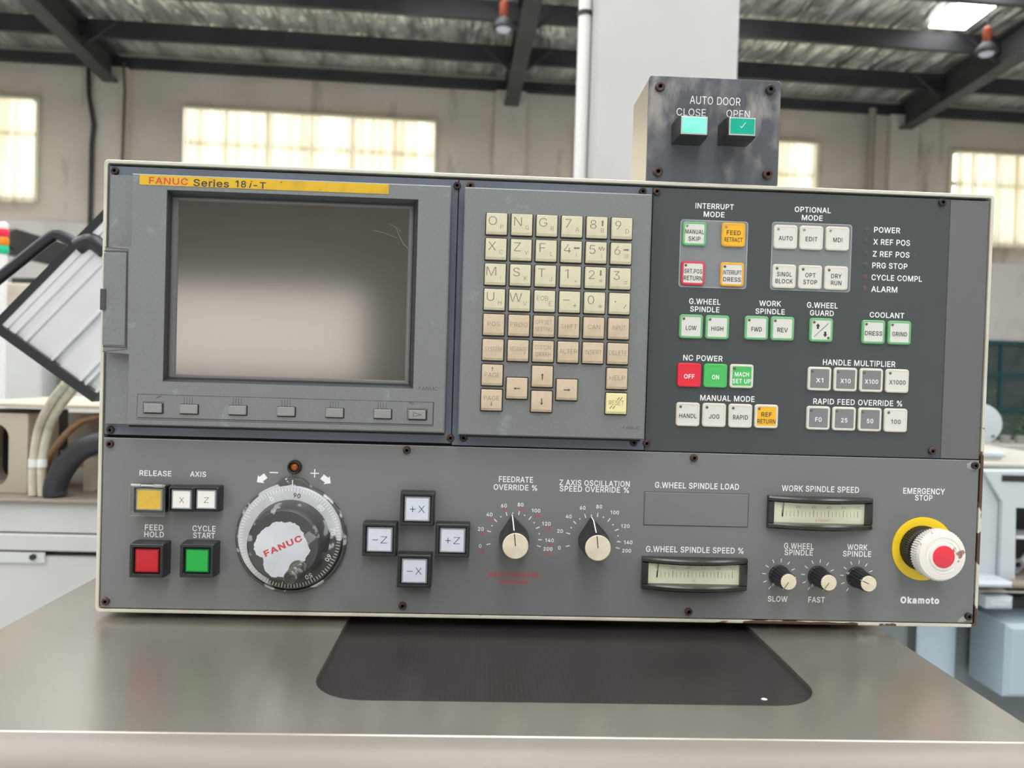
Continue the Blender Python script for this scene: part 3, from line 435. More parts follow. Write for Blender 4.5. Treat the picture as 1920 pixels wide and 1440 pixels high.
# curtained windows of the far wall
def window(num, x0, x1, z0, z1, y, cols, rows, pane, bar_mat, fw=0.05, curtain=None, label=None, face=-1):
    o = MB()
    for a, b_ in ((x0, x0 + fw), (x1 - fw, x1)): o.box(a, b_, y - 0.06, y, z0, z1)
    for a, b_ in ((z0, z0 + fw), (z1 - fw, z1)): o.box(x0 + fw, x1 - fw, y - 0.06, y, a, b_)
    o = struct('window_%d' % num, o, bar_mat)
    p = MB().box(x0 + fw, x1 - fw, y - 0.02, y - 0.012, z0 + fw, z1 - fw); p.build('pane', pane, o)
    mb = MB()
    for i in range(1, cols):
        x = x0 + (x1 - x0) * i / cols; t = 0.05 if i % 2 == 0 else 0.026
        mb.box(x - t, x + t, y - 0.055, y - 0.021, z0 + fw, z1 - fw)
    for i in range(1, rows):
        z = z1 - (z1 - z0) * (0.36 if rows == 2 else i / rows)
        mb.box(x0 + fw, x1 - fw, y - 0.052, y - 0.021, z - 0.035, z + 0.035)
    mb.build('muntin', bar_mat, o)
    if curtain:
        n = int((x1 - x0) * 40); seed = random.random() * 9
        c = MB(); top = z1 - 0.08; bot = z0 - 0.05
        def pt(i, z, k):
            x = x0 + 0.02 + (x1 - x0 - 0.04) * i / n
            return (x, y - 0.17 + 0.035 * math.sin(x * 31 + seed + 1.6 * math.sin(x * 5.3)) * k + 0.02 * math.sin(x * 83 + seed), z)
        rows_ = [top, (top + bot) / 2, bot]
        for a in range(2):
            for i in range(n):
                c.face([pt(i, rows_[a], .6 + .3 * a), pt(i + 1, rows_[a], .6 + .3 * a), pt(i + 1, rows_[a + 1], .9 + .3 * a), pt(i, rows_[a + 1], .9 + .3 * a)])
        co = c.build('curtain', M_curtain, smooth=True, recalc=False)
        tag(co, curtain, 'curtain')
        r = MB(); r.tube([(x0 + .02, y - .17, top + .012), (x1 - .02, y - .17, top + .012)], .014, 8)
        for xb in (x0 + .05, x1 - .05): r.box(xb - .012, xb + .012, y - .17, y + .0015, top - .002, top + .026)
        r.build('curtain_rod', M_frame_pale, co)
    return o
wz1 = hat(581, 213, YW).z; wz0 = wz1 - 1.56
wx = [(-9.5, hat(76, 280, YW).x), (hat(345, 280, YW).x, hat(818, 280, YW).x), (hat(1075, 300, YW).x, hat(1528, 300, YW).x), (hat(1776, 340, YW).x, 10.9)]
cl = ['white voile curtain on the high window above the signal tower', 'wide white voile curtain on the high window above the display',
      'white voile curtain partly hidden behind the green-button box', 'white voile curtain beyond the top corner of the console, by the roof lights']
for i, (a, b) in enumerate(wx):
    window(i + 1, a, b, wz0, wz1, YW - 0.002, 6, 2, M_day, M_frame_pale, curtain=cl[i])
# ground-floor window with a teal frame, low on the far wall
tx0 = hat(1800, 700, YW).x; tz1 = hat(1890, 640, YW).z
window(5, tx0, tx0 + 2.6, 0.35, tz1, YW - 0.062, 4, 3, M_night, M_teal, fw=0.07)
# daylight windows in the wall behind the photographer, two of them added
gm = mat('gate_frame', rgb(120, 116, 108), 0.5)
window(6, -7.7, -2.9, 1.0, 2.95, YB + 0.07, 4, 1, M_gate, gm)
for i_, (a, b) in enumerate(((7.0, 10.5), (-12.6, -8.2))):  # two more unseen windows, added as key light for the console
    window(7 + i_, a, b, 1.0, 2.95, YB + 0.07, 4, 1, M_gate, gm)

# square column with a rainwater pipe
cy = 2.05; cx0 = hat(1119, 160, cy).x; cx1 = hat(1386, 60, cy).x
struct('column', MB().box(cx0, cx1, cy, cy + 0.36, 0, roof_z(cy) - 0.3, 0, 0.006), M_col)
px_ = cx0 - 0.0245; pr = 0.024
p = MB().tube([(px_, cy + 0.15, 0.0), (px_, cy + 0.15, roof_z(cy) - 0.35)], pr, 20)
t = tag(p.build('drain_pipe', M_pvc, smooth=True), 'white plastic rainwater pipe running up beside the square white column', 'pipe')
zc = hat(1095, 27, cy + 0.15).z
c = MB(); lathe_ring = [[(px_ + (pr + e) * math.cos(2 * math.pi * k / 20), cy + 0.15 + (pr + e) * math.sin(2 * math.pi * k / 20), zc + dz) for k in range(20)] for e, dz in ((0.001, -0.008), (0.004, -0.008), (0.004, 0.008), (0.001, 0.008))]
c.loft(lathe_ring); c.box(px_ + pr, cx0 - 0.0001, cy + 0.14, cy + 0.16, zc - 0.006, zc + 0.006); c.build('pipe_clip', M_steel_dark, t)

# pipe and cables on the pilasters
xx = hat(1632, 300, YW - 0.2).x
p = MB().tube([(xx, YW - 0.21, 0.0), (xx, YW - 0.21, zb + 0.02)], 0.06, 10)
tag(p.build('conduit', mat('conduit_grey', rgb(150, 140, 130), 0.5), smooth=True), 'grey conduit pipe running down the far wall between two curtained windows', 'pipe')
for n_, (pts, lab) in enumerate(((((166, 135), (167, 180), (172, 210), (176, 235), (172, 270), (171, 320)), 'dark cable sagging down the far wall beside the high curtained window'),
                     (((232, 132), (234, 170), (231, 250), (229, 300)), 'brown stained cable running straight down the pilaster on the far wall'))):
    p = MB().tube([hat(pts[0][0], 118, YW - 0.19)] + [hat(a, b, YW - 0.19) for a, b in pts] + [Vector((hat(*pts[-1], YW - 0.19).x, YW - 0.19, 0.0))], 0.035 if n_ == 0 else 0.02, 8)
    tag(p.build('cable', M_steel_dark if n_ == 0 else mat('cable_brown', rgb(92, 78, 66), 0.7), smooth=True), lab, 'cable')

# high-bay lamps under the rafters
M_lampcase = mat('lamp_case', rgb(150, 66, 34), 0.5); M_lampglass = mat('lamp_glass', rgb(210, 212, 225), 0.15)
def highbay(px, py, Y, lab, drop):
    c = hat(px, py, Y); s = 30 / F_PX * (Y + 0.62) / 2
    t = thing('high_bay_lamp', (c.x, c.y, c.z - s), lab, 'lamp', None)
    def vl(name, prof, m, n=24):
        b = MB(); b.loft([[(c.x + r * math.cos(2 * math.pi * k / n), c.y + r * math.sin(2 * math.pi * k / n), c.z + z) for k in range(n)] for r, z in prof]); b.build(name, m, t, smooth=True)
    vl('reflector', [(s * 1.0, -s * 0.6), (s * 1.35, -s * 0.5), (s * 1.3, 0), (s * 0.8, s * 0.6), (s * 0.5, s * 0.9)], M_steel_dark)
    vl('lamp_cover', [(s * 0.2, -s), (s * 0.75, -s * 0.85), (s * 0.98, -s * 0.55)], M_lampglass)
    vl('lamp_housing', [(s * 0.45, s * 0.9), (s * 0.55, s * 1.1), (s * 0.55, s * 2.6), (s * 0.3, s * 2.9)], M_lampcase)
    vl('hanger', [(s * 0.08, s * 2.9), (s * 0.08, roof_z(Y) - drop - c.z)], M_steel_dark, 8)
highbay(944, 46, 8.6, 'round high bay lamp with orange housing hanging under the middle roof beam', 0.485)
highbay(1850, 92, 8.6, 'round high bay lamp by the bright roof skylight', 0.004)

for o in set(bpy.data.objects) - _before:
    if o.parent is None:
        c_, s_ = math.cos(HALL_TURN), math.sin(HALL_TURN); v = o.location - CAM
        o.location = CAM + Vector((v.x * c_ - v.y * s_, v.x * s_ + v.y * c_, v.z)); o.rotation_euler.z += HALL_TURN
# ------------------------------------------------------------------ materials of the machine
GREY = rgb(119, 121, 122)
M_rim = mat('rim_cream', rgb(206, 201, 186), 0.45, noise=((60, rgb(120, 108, 92), 0.66, 0.72), (9, rgb(178, 172, 158), 0.5, 0.75)))
def worn_rim():
    """cream paint flaked off to brown primer along the lower edge and the outer side, as on the old sheet edge"""
    m = mat('rim_worn', rgb(206, 201, 186), 0.45, noise=(9, rgb(178, 172, 158), 0.5, 0.75)); nt = m.node_tree; b = nt.nodes['Principled BSDF']
    tc = nt.nodes.new('ShaderNodeTexCoord'); sp = nt.nodes.new('ShaderNodeSeparateXYZ'); nt.links.new(tc.outputs['Object'], sp.inputs[0])
    def rng(axis, lo, hi, inv=False):
        r = nt.nodes.new('ShaderNodeMapRange'); r.inputs[1].default_value = lo; r.inputs[2].default_value = hi
        nt.links.new(sp.outputs[axis], r.inputs[0]); return r.outputs[0]
    def math_(op, a, b_):
        n = nt.nodes.new('ShaderNodeMath'); n.operation = op
        for i, s in enumerate((a, b_)):
            if isinstance(s, (int, float)): n.inputs[i].default_value = s
            else: nt.links.new(s, n.inputs[i])
        return n.outputs[0]
    right = math_('MULTIPLY', rng('X', 0.352, 0.356), rng('Z', 0.02, -0.03))         # right side, lower two thirds
    low = math_('MULTIPLY', rng('Z', -0.176, -0.1775), math_('MULTIPLY', rng('X', 0.10, 0.13), rng('X', 0.30, 0.24)))
    t = nt.nodes.new('ShaderNodeTexNoise'); t.inputs['Scale'].default_value = 26; t.inputs['Detail'].default_value = 5
    nt.links.new(tc.outputs['Object'], t.inputs['Vector'])
    mask = math_('ADD', right, low); mask = math_('MINIMUM', mask, 1.0)
    v = math_('ADD', t.outputs['Fac'], math_('MULTIPLY', math_('SUBTRACT', mask, 1.0), 0.22))
    rp = nt.nodes.new('ShaderNodeMapRange'); rp.inputs[1].default_value = 0.455; rp.inputs[2].default_value = 0.475; nt.links.new(v, rp.inputs[0])
    mx = nt.nodes.new('ShaderNodeMix'); mx.data_type = 'RGBA'; src = b.inputs['Base Color'].links[0].from_socket
    nt.links.new(rp.outputs[0], mx.inputs['Factor']); nt.links.new(src, mx.inputs['A']); mx.inputs['B'].default_value = rgb(84, 58, 50)
    nt.links.new(mx.outputs['Result'], b.inputs['Base Color']); return m
M_rimw = worn_rim()
M_panel = mat('panel_grey', GREY, 0.42, spec=0.45, noise=((4, rgb(112, 114, 115), 0.4, 0.7), (90, rgb(152, 154, 154), 0.765, 0.79)), bump=(700, 0.08))
M_panel2 = mat('filler_grey', rgb(102, 103, 104), 0.45, noise=((4, rgb(96, 97, 98), 0.4, 0.7), (55, rgb(88, 89, 88), 0.76, 0.79)), bump=(700, 0.08))
M_plate = mat('plate_blue_grey', rgb(104, 111, 124), 0.36, noise=(14, rgb(94, 100, 110), 0.4, 0.7), bump=(500, 0.06))
M_membrane = mat('membrane_grey', rgb(70, 74, 77), 0.33, spec=0.55, noise=((5, rgb(66, 70, 73), 0.4, 0.7), (60, rgb(130, 132, 132), 0.77, 0.8)), bump=(900, 0.14))
M_membrane2 = mat('membrane_pale', rgb(128, 132, 136), 0.35, noise=(8, rgb(114, 118, 122), 0.4, 0.7), bump=(900, 0.14))
M_membrane3 = mat('membrane_line', rgb(168, 172, 178), 0.4)
M_bezel = mat('bezel_grey', rgb(121, 124, 124), 0.55, noise=((40, rgb(146, 158, 154), 0.63, 0.74), (900, rgb(113, 116, 116), 0.4, 0.65), (60, rgb(84, 86, 85), 0.78, 0.80)), bump=(1600, 0.2, None, .0003))
M_bezel_dk = mat('bezel_inner', rgb(66, 70, 70), 0.45, bump=(900, 0.15))
M_groove = mat('groove_dark', rgb(62, 64, 64), 0.6)
M_softkey = mat('soft_key', rgb(138, 139, 137), 0.5, bump=(900, 0.15))
M_blackgap = mat('gap_black', rgb(22, 20, 19), 0.6)
M_black = mat('plastic_black', rgb(38, 39, 42), 0.32, spec=0.5)
M_black2 = mat('plastic_black_matt', rgb(30, 30, 31), 0.5, noise=(60, rgb(46, 46, 46), 0.5, 0.8))
M_screw = mat('screw_rusty', rgb(92, 66, 58), 0.5, 0.4, noise=(220, rgb(56, 44, 42), 0.45, 0.6))
M_screw_dk = mat('screw_black', rgb(48, 46, 46), 0.42, 0.5, noise=(220, rgb(76, 60, 54), 0.5, 0.65))
M_hex = mat('screw_socket', rgb(9, 8, 8), 0.9, spec=0.1)
M_white = mat('print_white', rgb(240, 242, 241), 0.5)
M_red_ink = mat('print_red', rgb(196, 66, 72), 0.5)
M_ink = mat('print_ink', rgb(52, 50, 52), 0.55)
M_ink_soft = mat('print_grey', rgb(118, 112, 102), 0.55)
M_yellow = mat('strip_yellow', rgb(212, 170, 36), 0.4, noise=((60, rgb(188, 150, 44), 0.5, 0.75), (130, rgb(110, 80, 44), 0.72, 0.76)))
M_screen = mat('screen_glass', rgb(30, 31, 30), 0.12, spec=1.0)
M_screen.node_tree.nodes['Principled BSDF'].inputs['IOR'].default_value = 2.0
M_scr_frame = mat('screen_frame', rgb(112, 110, 110), 0.28)
M_key = mat('key_cream', rgb(210, 203, 176), 0.5, noise=(60, rgb(198, 190, 162), 0.45, 0.75))
M_key2 = mat('key_tan', rgb(206, 186, 161), 0.5, noise=(60, rgb(184, 164, 137), 0.45, 0.75))
M_key3 = mat('key_pale_yellow', rgb(232, 220, 164), 0.45)
M_btn = mat('button_white', rgb(214, 213, 207), 0.45, noise=(90, rgb(212, 208, 200), 0.55, 0.75))
M_btn_edge = mat('button_cream_edge', rgb(214, 211, 198), 0.4)
M_btn_green = mat('button_green_edge', rgb(112, 178, 122), 0.42)
M_btn_red = mat('button_red_edge', rgb(206, 66, 84), 0.42)
M_btn_amber = mat('button_amber', rgb(240, 180, 40), 0.42)
M_btn_amber2 = mat('button_amber_edge', rgb(226, 168, 60), 0.42)
M_btn_fullred = mat('button_red', rgb(222, 44, 62), 0.4)
M_btn_fullgreen = mat('button_green', rgb(76, 182, 96), 0.4)
M_btn_grey = mat('button_grey', rgb(124, 126, 128), 0.42)
M_led = mat('lamp_off', rgb(104, 90, 82), 0.35)
M_led_dim = mat('lamp_pale', rgb(150, 148, 140), 0.35)

# ------------------------------------------------------------------ console housing
DIM = (0.72, 0.35894); CX = 0.36; CZ = Z_TOP - DIM[1] / 2
ZB0 = Z_TOP - DIM[1]
console = thing('control_console', (CX, 0.07, ZB0 - 0.005), 'wide grey control console in a cream sheet metal rim standing over the metal cabinet', 'control panel')
def RR(x0, x1, z0, z1, d, r=0.0, n=4): return rr((x0 + x1) / 2, (z0 + z1) / 2, x1 - x0, z1 - z0, r, d, n)
T_ = 0.0028
b = MB()
b.loft([RR(T_, DIM[0] - T_, ZB0 + T_, Z_TOP - T_, -0.012, 0.002), RR(T_, DIM[0] - T_, ZB0 + T_, Z_TOP - T_, -0.0002, 0.002), RR(T_ - 0.0006, DIM[0] - T_ + 0.0006, ZB0 + T_ - .0006, Z_TOP - T_ + .0006, 0.0, 0.002),
        RR(0.0007, DIM[0] - 0.0007, ZB0 + 0.0007, Z_TOP - 0.0007, 0.0, 0.003), RR(0, DIM[0], ZB0, Z_TOP, -0.0007, 0.0035), RR(0, DIM[0], ZB0, Z_TOP, -0.15, 0.0035)], cap0=False, cap1=True)
b.build('housing', M_rimw, console, origin=(CX, 0.075, CZ))
b = MB(); b.loft([rect(T_ + .0001, DIM[0] - T_ - .0001, ZB0 + T_ + .0001, Z_TOP - T_ - .0001, d) for d in (-0.0115, -0.0095)]); b.build('back_plate', M_blackgap, console)
b = MB(); cz_ = ZB0
b.loft([[(CX + r * math.cos(2 * math.pi * k / 40), 0.085 + r * math.sin(2 * math.pi * k / 40) * 0.7, z) for k in range(40)] for r, z in ((0.07, cz_ - 0.005), (0.07, cz_ + 0.001))]); b.build('swivel_base', M_black2, console)
# plain filler strip beside the switch panel
zsp = Z_TOP - 0.2188
b = MB(); b.loft([rect(0.6835, 0.7163, zsp, Z_TOP - 0.0052, -0.0095), rect(0.6835, 0.7163, zsp, Z_TOP - 0.0052, -0.0016), rect(0.6838, 0.716, zsp + .0003, Z_TOP - 0.0055, -0.0012)], cap0=False)
b.build('filler_plate', M_panel2, console)

def screw(parent, px, py, d, m=None, r=0.0031, h=0.0022):
    x, z = Q(px, py, d + h)
    b = MB(); m = m or M_screw
    lathe(b, x, z, [(r, d), (r, d + h * 0.72), (r * 0.84, d + h), (r * 0.40, d + h), (r * 0.38, d + h - 0.0020)], 18, 0, ms=[0, 0, 0, 1, 1])
    b.build('cap_screw', [m, M_hex], parent, smooth=True)

def lettering(parent, lines, d, m=None, bold=0.012, label=None, name='lettering'):
    """lines: (text, centre px, centre py, width px, cap height px)"""
    b = MB()
    for s, px, py, w, h in lines:
        x, z = Q(px, py, d); x0, _ = Q(px - w / 2, py, d); x1, _ = Q(px + w / 2, py, d)
        _, z0 = Q(px, py + h / 2, d); _, z1 = Q(px, py - h / 2, d)
        put_text(b, s, x, z, d, x1 - x0, z1 - z0, 0, bold)
    o = b.build(name, m or M_white, parent, recalc=False)
    if label: o['label'] = label
    return o

# ------------------------------------------------------------------ display unit
display = thing('display_unit', (0.14, 0.004, Z_TOP - 0.217), 'grey display unit with a dark screen, yellow name strip and a row of soft keys', 'display')
DP = -0.0015
b = MB(); b.loft([rect(0.0036, 0.2787, Z_TOP - 0.2172, Z_TOP - 0.0048, -0.0095), rect(0.0036, 0.2787, Z_TOP - 0.2172, Z_TOP - 0.0048, DP - .0004), rect(0.004, 0.2783, Z_TOP - 0.2168, Z_TOP - 0.0052, DP)], cap0=False)
b.build('mounting_plate', M_plate, display)
BF = 0.0120                                                        # front of the bezel
bx0, bx1, bz0, bz1 = bbq(((244, 323), (845, 348), (834, 813), (243, 798)), BF)
bx0 = Q(244, 560, BF)[0]; bx1 = Q(840, 580, BF)[0]; bz1 = Q(540, 335.5, BF)[1]; bz0 = Q(520, 804.5, BF)[1]
hx0 = Q(309, 540, BF)[0]; hx1 = Q(780, 540, BF)[0]; hz1 = Q(540, 364.5, BF)[1]; hz0 = Q(540, 722, BF)[1]
HD = 0.0005
ix0 = Q(320, 540, HD)[0]; ix1 = Q(772, 540, HD)[0]; iz1 = Q(540, 377, HD)[1]; iz0 = Q(540, 715.5, HD)[1]
sx = Q(205, 560, 0)[0]                                             # foot of the sloping outer side
c = 0.0012
b = MB()
def R4(x0, x1, z0, z1, d): return rect(x0, x1, z0, z1, d)
b.loft([R4(sx, bx1, bz0, bz1, DP), R4(sx, bx1, bz0, bz1, 0.002), R4(bx0 - .0035, bx1 - .0002, bz0 + .0002, bz1 - .0002, 0.0045), R4(bx0 - .0006, bx1 - .0002, bz0 + .0002, bz1 - .0002, BF - c), R4(bx0, bx1 - c, bz0 + c, bz1 - c, BF), R4(hx0, hx1, hz0, hz1, BF)], cap0=False, cap1=False)
b.loft([R4(hx0, hx1, hz0, hz1, BF), R4(hx0 + .0004, hx1 - .0004, hz0 + .0004, hz1 - .0004, BF - .0006), R4(ix0, ix1, iz0, iz1, HD), R4(ix0, ix1, iz0, iz1, DP)], cap0=False, cap1=False, m=1)
# block at the card slot
xa = Q(195, 560, BF)[0]
za1 = Q(215, 455, BF)[1]; za0 = Q(215, 670, BF)[1]
b.loft([[V(xa, za0 + 0.004, d), V(bx0 + .0003, za0 + e, d), V(bx0 + .0003, za1 - e, d), V(xa, za1 - 0.004, d)] for d, e in ((DP, -0.0), (BF - .0001, 0.003))])
# engraved lines
def gline(p0, p1, w=0.0005, d=BF + 0.00005, m=2):
    a = Q(*p0, d); e = Q(*p1, d); bar(b, a[0], a[1], e[0], e[1], w, d, m)
for p0, p1, w in (((258, 739), (814, 754.5), .0004), ((258, 783), (812, 797), .0008), ((256, 786), (813, 799.5), .0004), ((813, 754), (811.5, 797), .0009),
                  ((258, 739), (256, 785), .0004), ((195, 470.5), (238, 471.5), .0008), ((238, 471), (236, 652), .0011), ((192, 649.5), (236, 652), .0006), ((240, 468), (238, 655), .0004), ((192, 659), (238, 655), .0004), ((196, 463), (240, 468), .0004)):
    gline(p0, p1, w)
for x_ in (353, 445, 536.5, 627, 716.5):
    y_ = 742 + (x_ - 258) * 0.0279
    for dx in (-7.5, -2.5, 2.5, 7.5): gline((x_ + dx, y_), (x_ + dx - .3, y_ + 16), .00035)
for a in ((291, 748, 300, 742), (295, 746, 304, 742.5), (767, 754, 773, 759), (771, 753.5, 777, 758)): gline((a[0], a[1]), (a[2], a[3]), .0004)
x, z = Q(803, 728.5, BF); put_text(b, 'FANUC', x, z, BF + .00005, 0.0150, 0.0027, 2, 0.0)
b.build('bezel', [M_bezel, M_bezel_dk, M_groove], display)
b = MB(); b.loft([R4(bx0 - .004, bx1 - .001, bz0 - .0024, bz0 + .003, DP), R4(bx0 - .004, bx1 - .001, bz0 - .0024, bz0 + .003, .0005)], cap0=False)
b.build('shadow_strip', M_blackgap, display)  # black strip standing in for the shadow below the bezel
# slot door and clip
b = MB(); x0, x1, z0, z1 = bbq(((197, 474), (234, 648)), BF)
b.loft([R4(x0 - .0006, x1, z0, z1, BF), R4(x0 - .0006, x1, z0, z1, BF + .0005), R4(x0, x1 - .0004, z0 + .0004, z1 - .0004, BF + .0009)], cap0=False)
door = b.build('card_slot_door', M_bezel, display)
x0, x1, z0, z1 = bbq(((188, 541), (197, 581)), BF + 0.002)
b = MB(); b.loft([R4(x0, x1, z0, z1, DP + .002), R4(x0, x1, z0, z1, BF + .002), R4(x0 + .0005, x1 - .0005, z0 + .0005, z1 - .0005, BF + .0025)])
b.build('clip', M_bezel_dk, door)
# name strip
x0, x1, z0, z1 = bbq(((262, 338), (729, 354)), BF); zc = Q(495, 346, BF)[1]
b = MB(); b.loft([RR(x0, x1, zc - .0038, zc + .0038, BF, .0006), RR(x0, x1, zc - .0038, zc + .0038, BF + .0003, .0006)], cap0=False)
D2 = BF + .0004
def tx(s, px, py, wpx, hpx, m, bold=0.02, shear=0.0):
    x, z = Q(px, py, D2); xx0 = Q(px - wpx / 2, py, D2)[0]; xx1 = Q(px + wpx / 2, py, D2)[0]; zz0 = Q(px, py + hpx / 2, D2)[1]; zz1 = Q(px, py - hpx / 2, D2)[1]
    put_text(b, s, x, z, D2, xx1 - xx0, zz1 - zz0, m, bold, shear=shear)
tx('FANUC', 316, 339.5, 73, 13, 1, 0.02); tx('Series', 396, 343.5, 67, 14, 2, 0.02); tx('18', 451.5, 345, 20, 13, 2, 0.02); tx('i', 470, 346, 6, 13.5, 2, 0.0, 0.18); tx('-T', 487, 347.5, 23, 12, 2, 0.016)
b.build('name_strip', [M_yellow, M_red_ink, M_ink], display)
# screen
b = MB(); f0 = 0.0006
gx0 = Q(333, 540, f0)[0]; gx1 = Q(763, 540, f0)[0]; gz1 = Q(540, 384, f0)[1]; gz0 = Q(540, 707.5, f0)[1]
b.loft([R4(ix0, ix1, iz0, iz1, DP), R4(ix0, ix1, iz0, iz1, 0.0016), R4(ix0 + .0012, ix1 - .0012, iz0 + .0012, iz1 - .0012, 0.0022), R4(gx0 - .0007, gx1 + .0007, gz0 - .0007, gz1 + .0007, 0.0020), R4(gx0, gx1, gz0, gz1, 0.0008), R4(gx0, gx1, gz0, gz1, -0.0012)], cap0=False, cap1=False)
b.build('screen_frame', M_scr_frame, display)
b = MB(); b.loft([R4(gx0, gx1, gz0, gz1, -.0012), R4(gx0, gx1, gz0, gz1, 0.0006)])
scr = b.build('screen', M_screen, display); scr['label'] = 'dark grey switched-off screen'
M_scuff = mat('scuff', rgb(120, 122, 120), 0.6)
b = MB()
for pts in (((743, 427), (750, 445), (757, 458), (765, 466)), ((700, 432), (722, 437), (745, 447)), ((730, 420), (745, 428), (752, 434))):
    qs = [Q(*p, .0008) for p in pts]; n_ = len(qs)
    for i in range(n_ - 1): bar(b, qs[i][0], qs[i][1], qs[i + 1][0], qs[i + 1][1], 0.0003 + 0.0005 * (i / n_) * (1 if pts[0][0] == 743 else 0), .0008)
b.build('scratch', M_scuff, display)
# soft keys
for i, (px, py, w) in enumerate(((286.5, 765, 33), (353.5, 767, 31), (445, 769, 31), (536, 771.5, 31), (627, 774, 31), (717, 776, 31), (782, 777.5, 31))):
    x, z = Q(px, py, BF + .0012); hw, hh = 0.0067, 0.0035
    b = MB()
    b.loft([RR(x - hw - .0004, x + hw + .0009, z - hh - .0009, z + hh + .0004, BF + .00005, .0008)], 1, cap0=False)
    b.loft([RR(x - hw, x + hw, z - hh, z + hh, BF, .0006), RR(x - hw, x + hw, z - hh, z + hh, BF + .0013, .0006), RR(x - hw + .0004, x + hw - .0004, z - hh + .0004, z + hh - .0004, BF + .0017, .0004)], 0, cap0=False)
    if i == 6:
        d = BF + .00175; tri = [(x - .003, z + .0016), (x + .0034, z), (x - .003, z - .0016)]
        for j in range(3): bar(b, *tri[j], *tri[(j + 1) % 3], .0003, d, 2)
    if i in (0, 6):
        for k in range(4):
            cs = [(x - hw - .0012, z - hh - .001), (x + hw + .0012, z - hh - .001), (x + hw + .0012, z + hh + .0012), (x - hw - .0012, z + hh + .0012)]
            bar(b, *cs[k], *cs[(k + 1) % 4], .00035, BF + .00006, 2)
    o = b.build('soft_key', [M_softkey, M_blackgap, M_groove], display)
    if i == 6: o['label'] = 'soft key with a triangle mark'
for px, py, m in ((214, 319.5, M_screw_dk), (857, 347.5, M_screw_dk), (205.5, 806.5, M_screw_dk), (844.5, 821.5, M_screw)): screw(display, px, py, DP, m)

# ------------------------------------------------------------------ keypad unit
keypad = thing('keypad_unit', (0.357, 0.004, Z_TOP - 0.2185), 'grey keypad unit with cream letter keys and tan function keys, beside the screen', 'keypad')
b = MB(); b.loft([rect(0.2793, 0.4362, Z_TOP - 0.2185, Z_TOP - 0.0048, -0.0095), rect(0.2793, 0.4362, Z_TOP - 0.2185, Z_TOP - 0.0048, DP - .0004), rect(0.2797, 0.4358, Z_TOP - 0.2181, Z_TOP - 0.0052, DP)], cap0=False)
b.build('mounting_plate', M_plate, keypad)
KF = 0.0120
kx0 = Q(865, 580, KF)[0]; kx1 = Q(1216, 590, KF)[0]; kz1 = Q(1046, 357, KF)[1]; kz0 = Q(1035, 820, KF)[1]
k00 = Q(931.25, 419.7, KF + .002); KP = 0.01979
def kpos(c_, r_): return k00[0] + KP * c_, k00[1] - KP * r_
KEYS = []
rows = ['OP NQ GR 7A 8B 9D', 'XC ZY FL 4[ 5] 6S', 'MI SK TJ 1, 2# 3=', 'UH WV E; -+ 0* ./']
for r_, row in enumerate(rows):
    for c_, k in enumerate(row.split(' ')): KEYS.append((c_, r_, k, 0))
for r_, row in enumerate((('POS', 'PROG', 'OFFSET|SETTING', 'SHIFT', 'CAN', 'INPUT'), ('SYSTEM', 'MESSAGE', 'CUSTOM|GRAPH', 'ALTER', 'INSERT', 'DELETE'))):
    for c_, k in enumerate(row): KEYS.append((c_, r_ + 4, k, 1))
KEYS += [(0, 6, 'PAGE^', 1), (0, 7, 'PAGEv', 1), (1, 6.5, '<', 1), (2, 6, '^', 1), (2, 7, 'v', 1), (3, 6.5, '>', 1), (5, 6, 'HELP', 1), (5, 7, 'RESET', 2)]
b = MB()
b.loft([R4(kx0, kx1, kz0, kz1, DP), R4(kx0, kx1, kz0, kz1, KF - .0012), R4(kx0 + .001, kx1 - .001, kz0 + .001, kz1 - .001, KF)], cap0=False)
KS = 0.0082
for c_, r_, k, kind in KEYS:
    x, z = kpos(c_, r_); b.loft([rr(x + .0001, z - .0002, 2 * KS + .0017, 2 * KS + .0018, .0009, KF + .00006)], 1, cap0=False)
x, z = Q(1184, 802, KF); put_text(b, 'FANUC', x, z, KF + .00006, 0.0135, 0.0027, 2, 0.0)
b.build('bezel', [M_bezel, M_blackgap, M_groove], keypad)
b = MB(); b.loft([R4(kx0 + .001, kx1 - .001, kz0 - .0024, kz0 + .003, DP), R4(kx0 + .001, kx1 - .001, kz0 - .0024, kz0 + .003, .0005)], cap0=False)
b.build('shadow_strip', M_blackgap, keypad)  # same painted shadow band under the keypad bezel
KT = KF + 0.0034
NAMES = {'8B': '8 B and an arrow', '4[': '4 and a bracket', '5]': '5 and a bracket', '6S': '6 SP and an arrow', '1,': '1 and a comma', '2#': '2 and a hash sign', '3=': '3 and an equals sign', 'E;': 'EOB E', '-+': 'minus and plus',
         '0*': '0 and an asterisk', './': 'a point and a slash', 'PAGE^': 'PAGE and an up arrow', 'PAGEv': 'PAGE and a down arrow', '<': 'an arrow to one side', '^': 'an up arrow', 'v': 'a down arrow', '>': 'an arrow to the other side'}
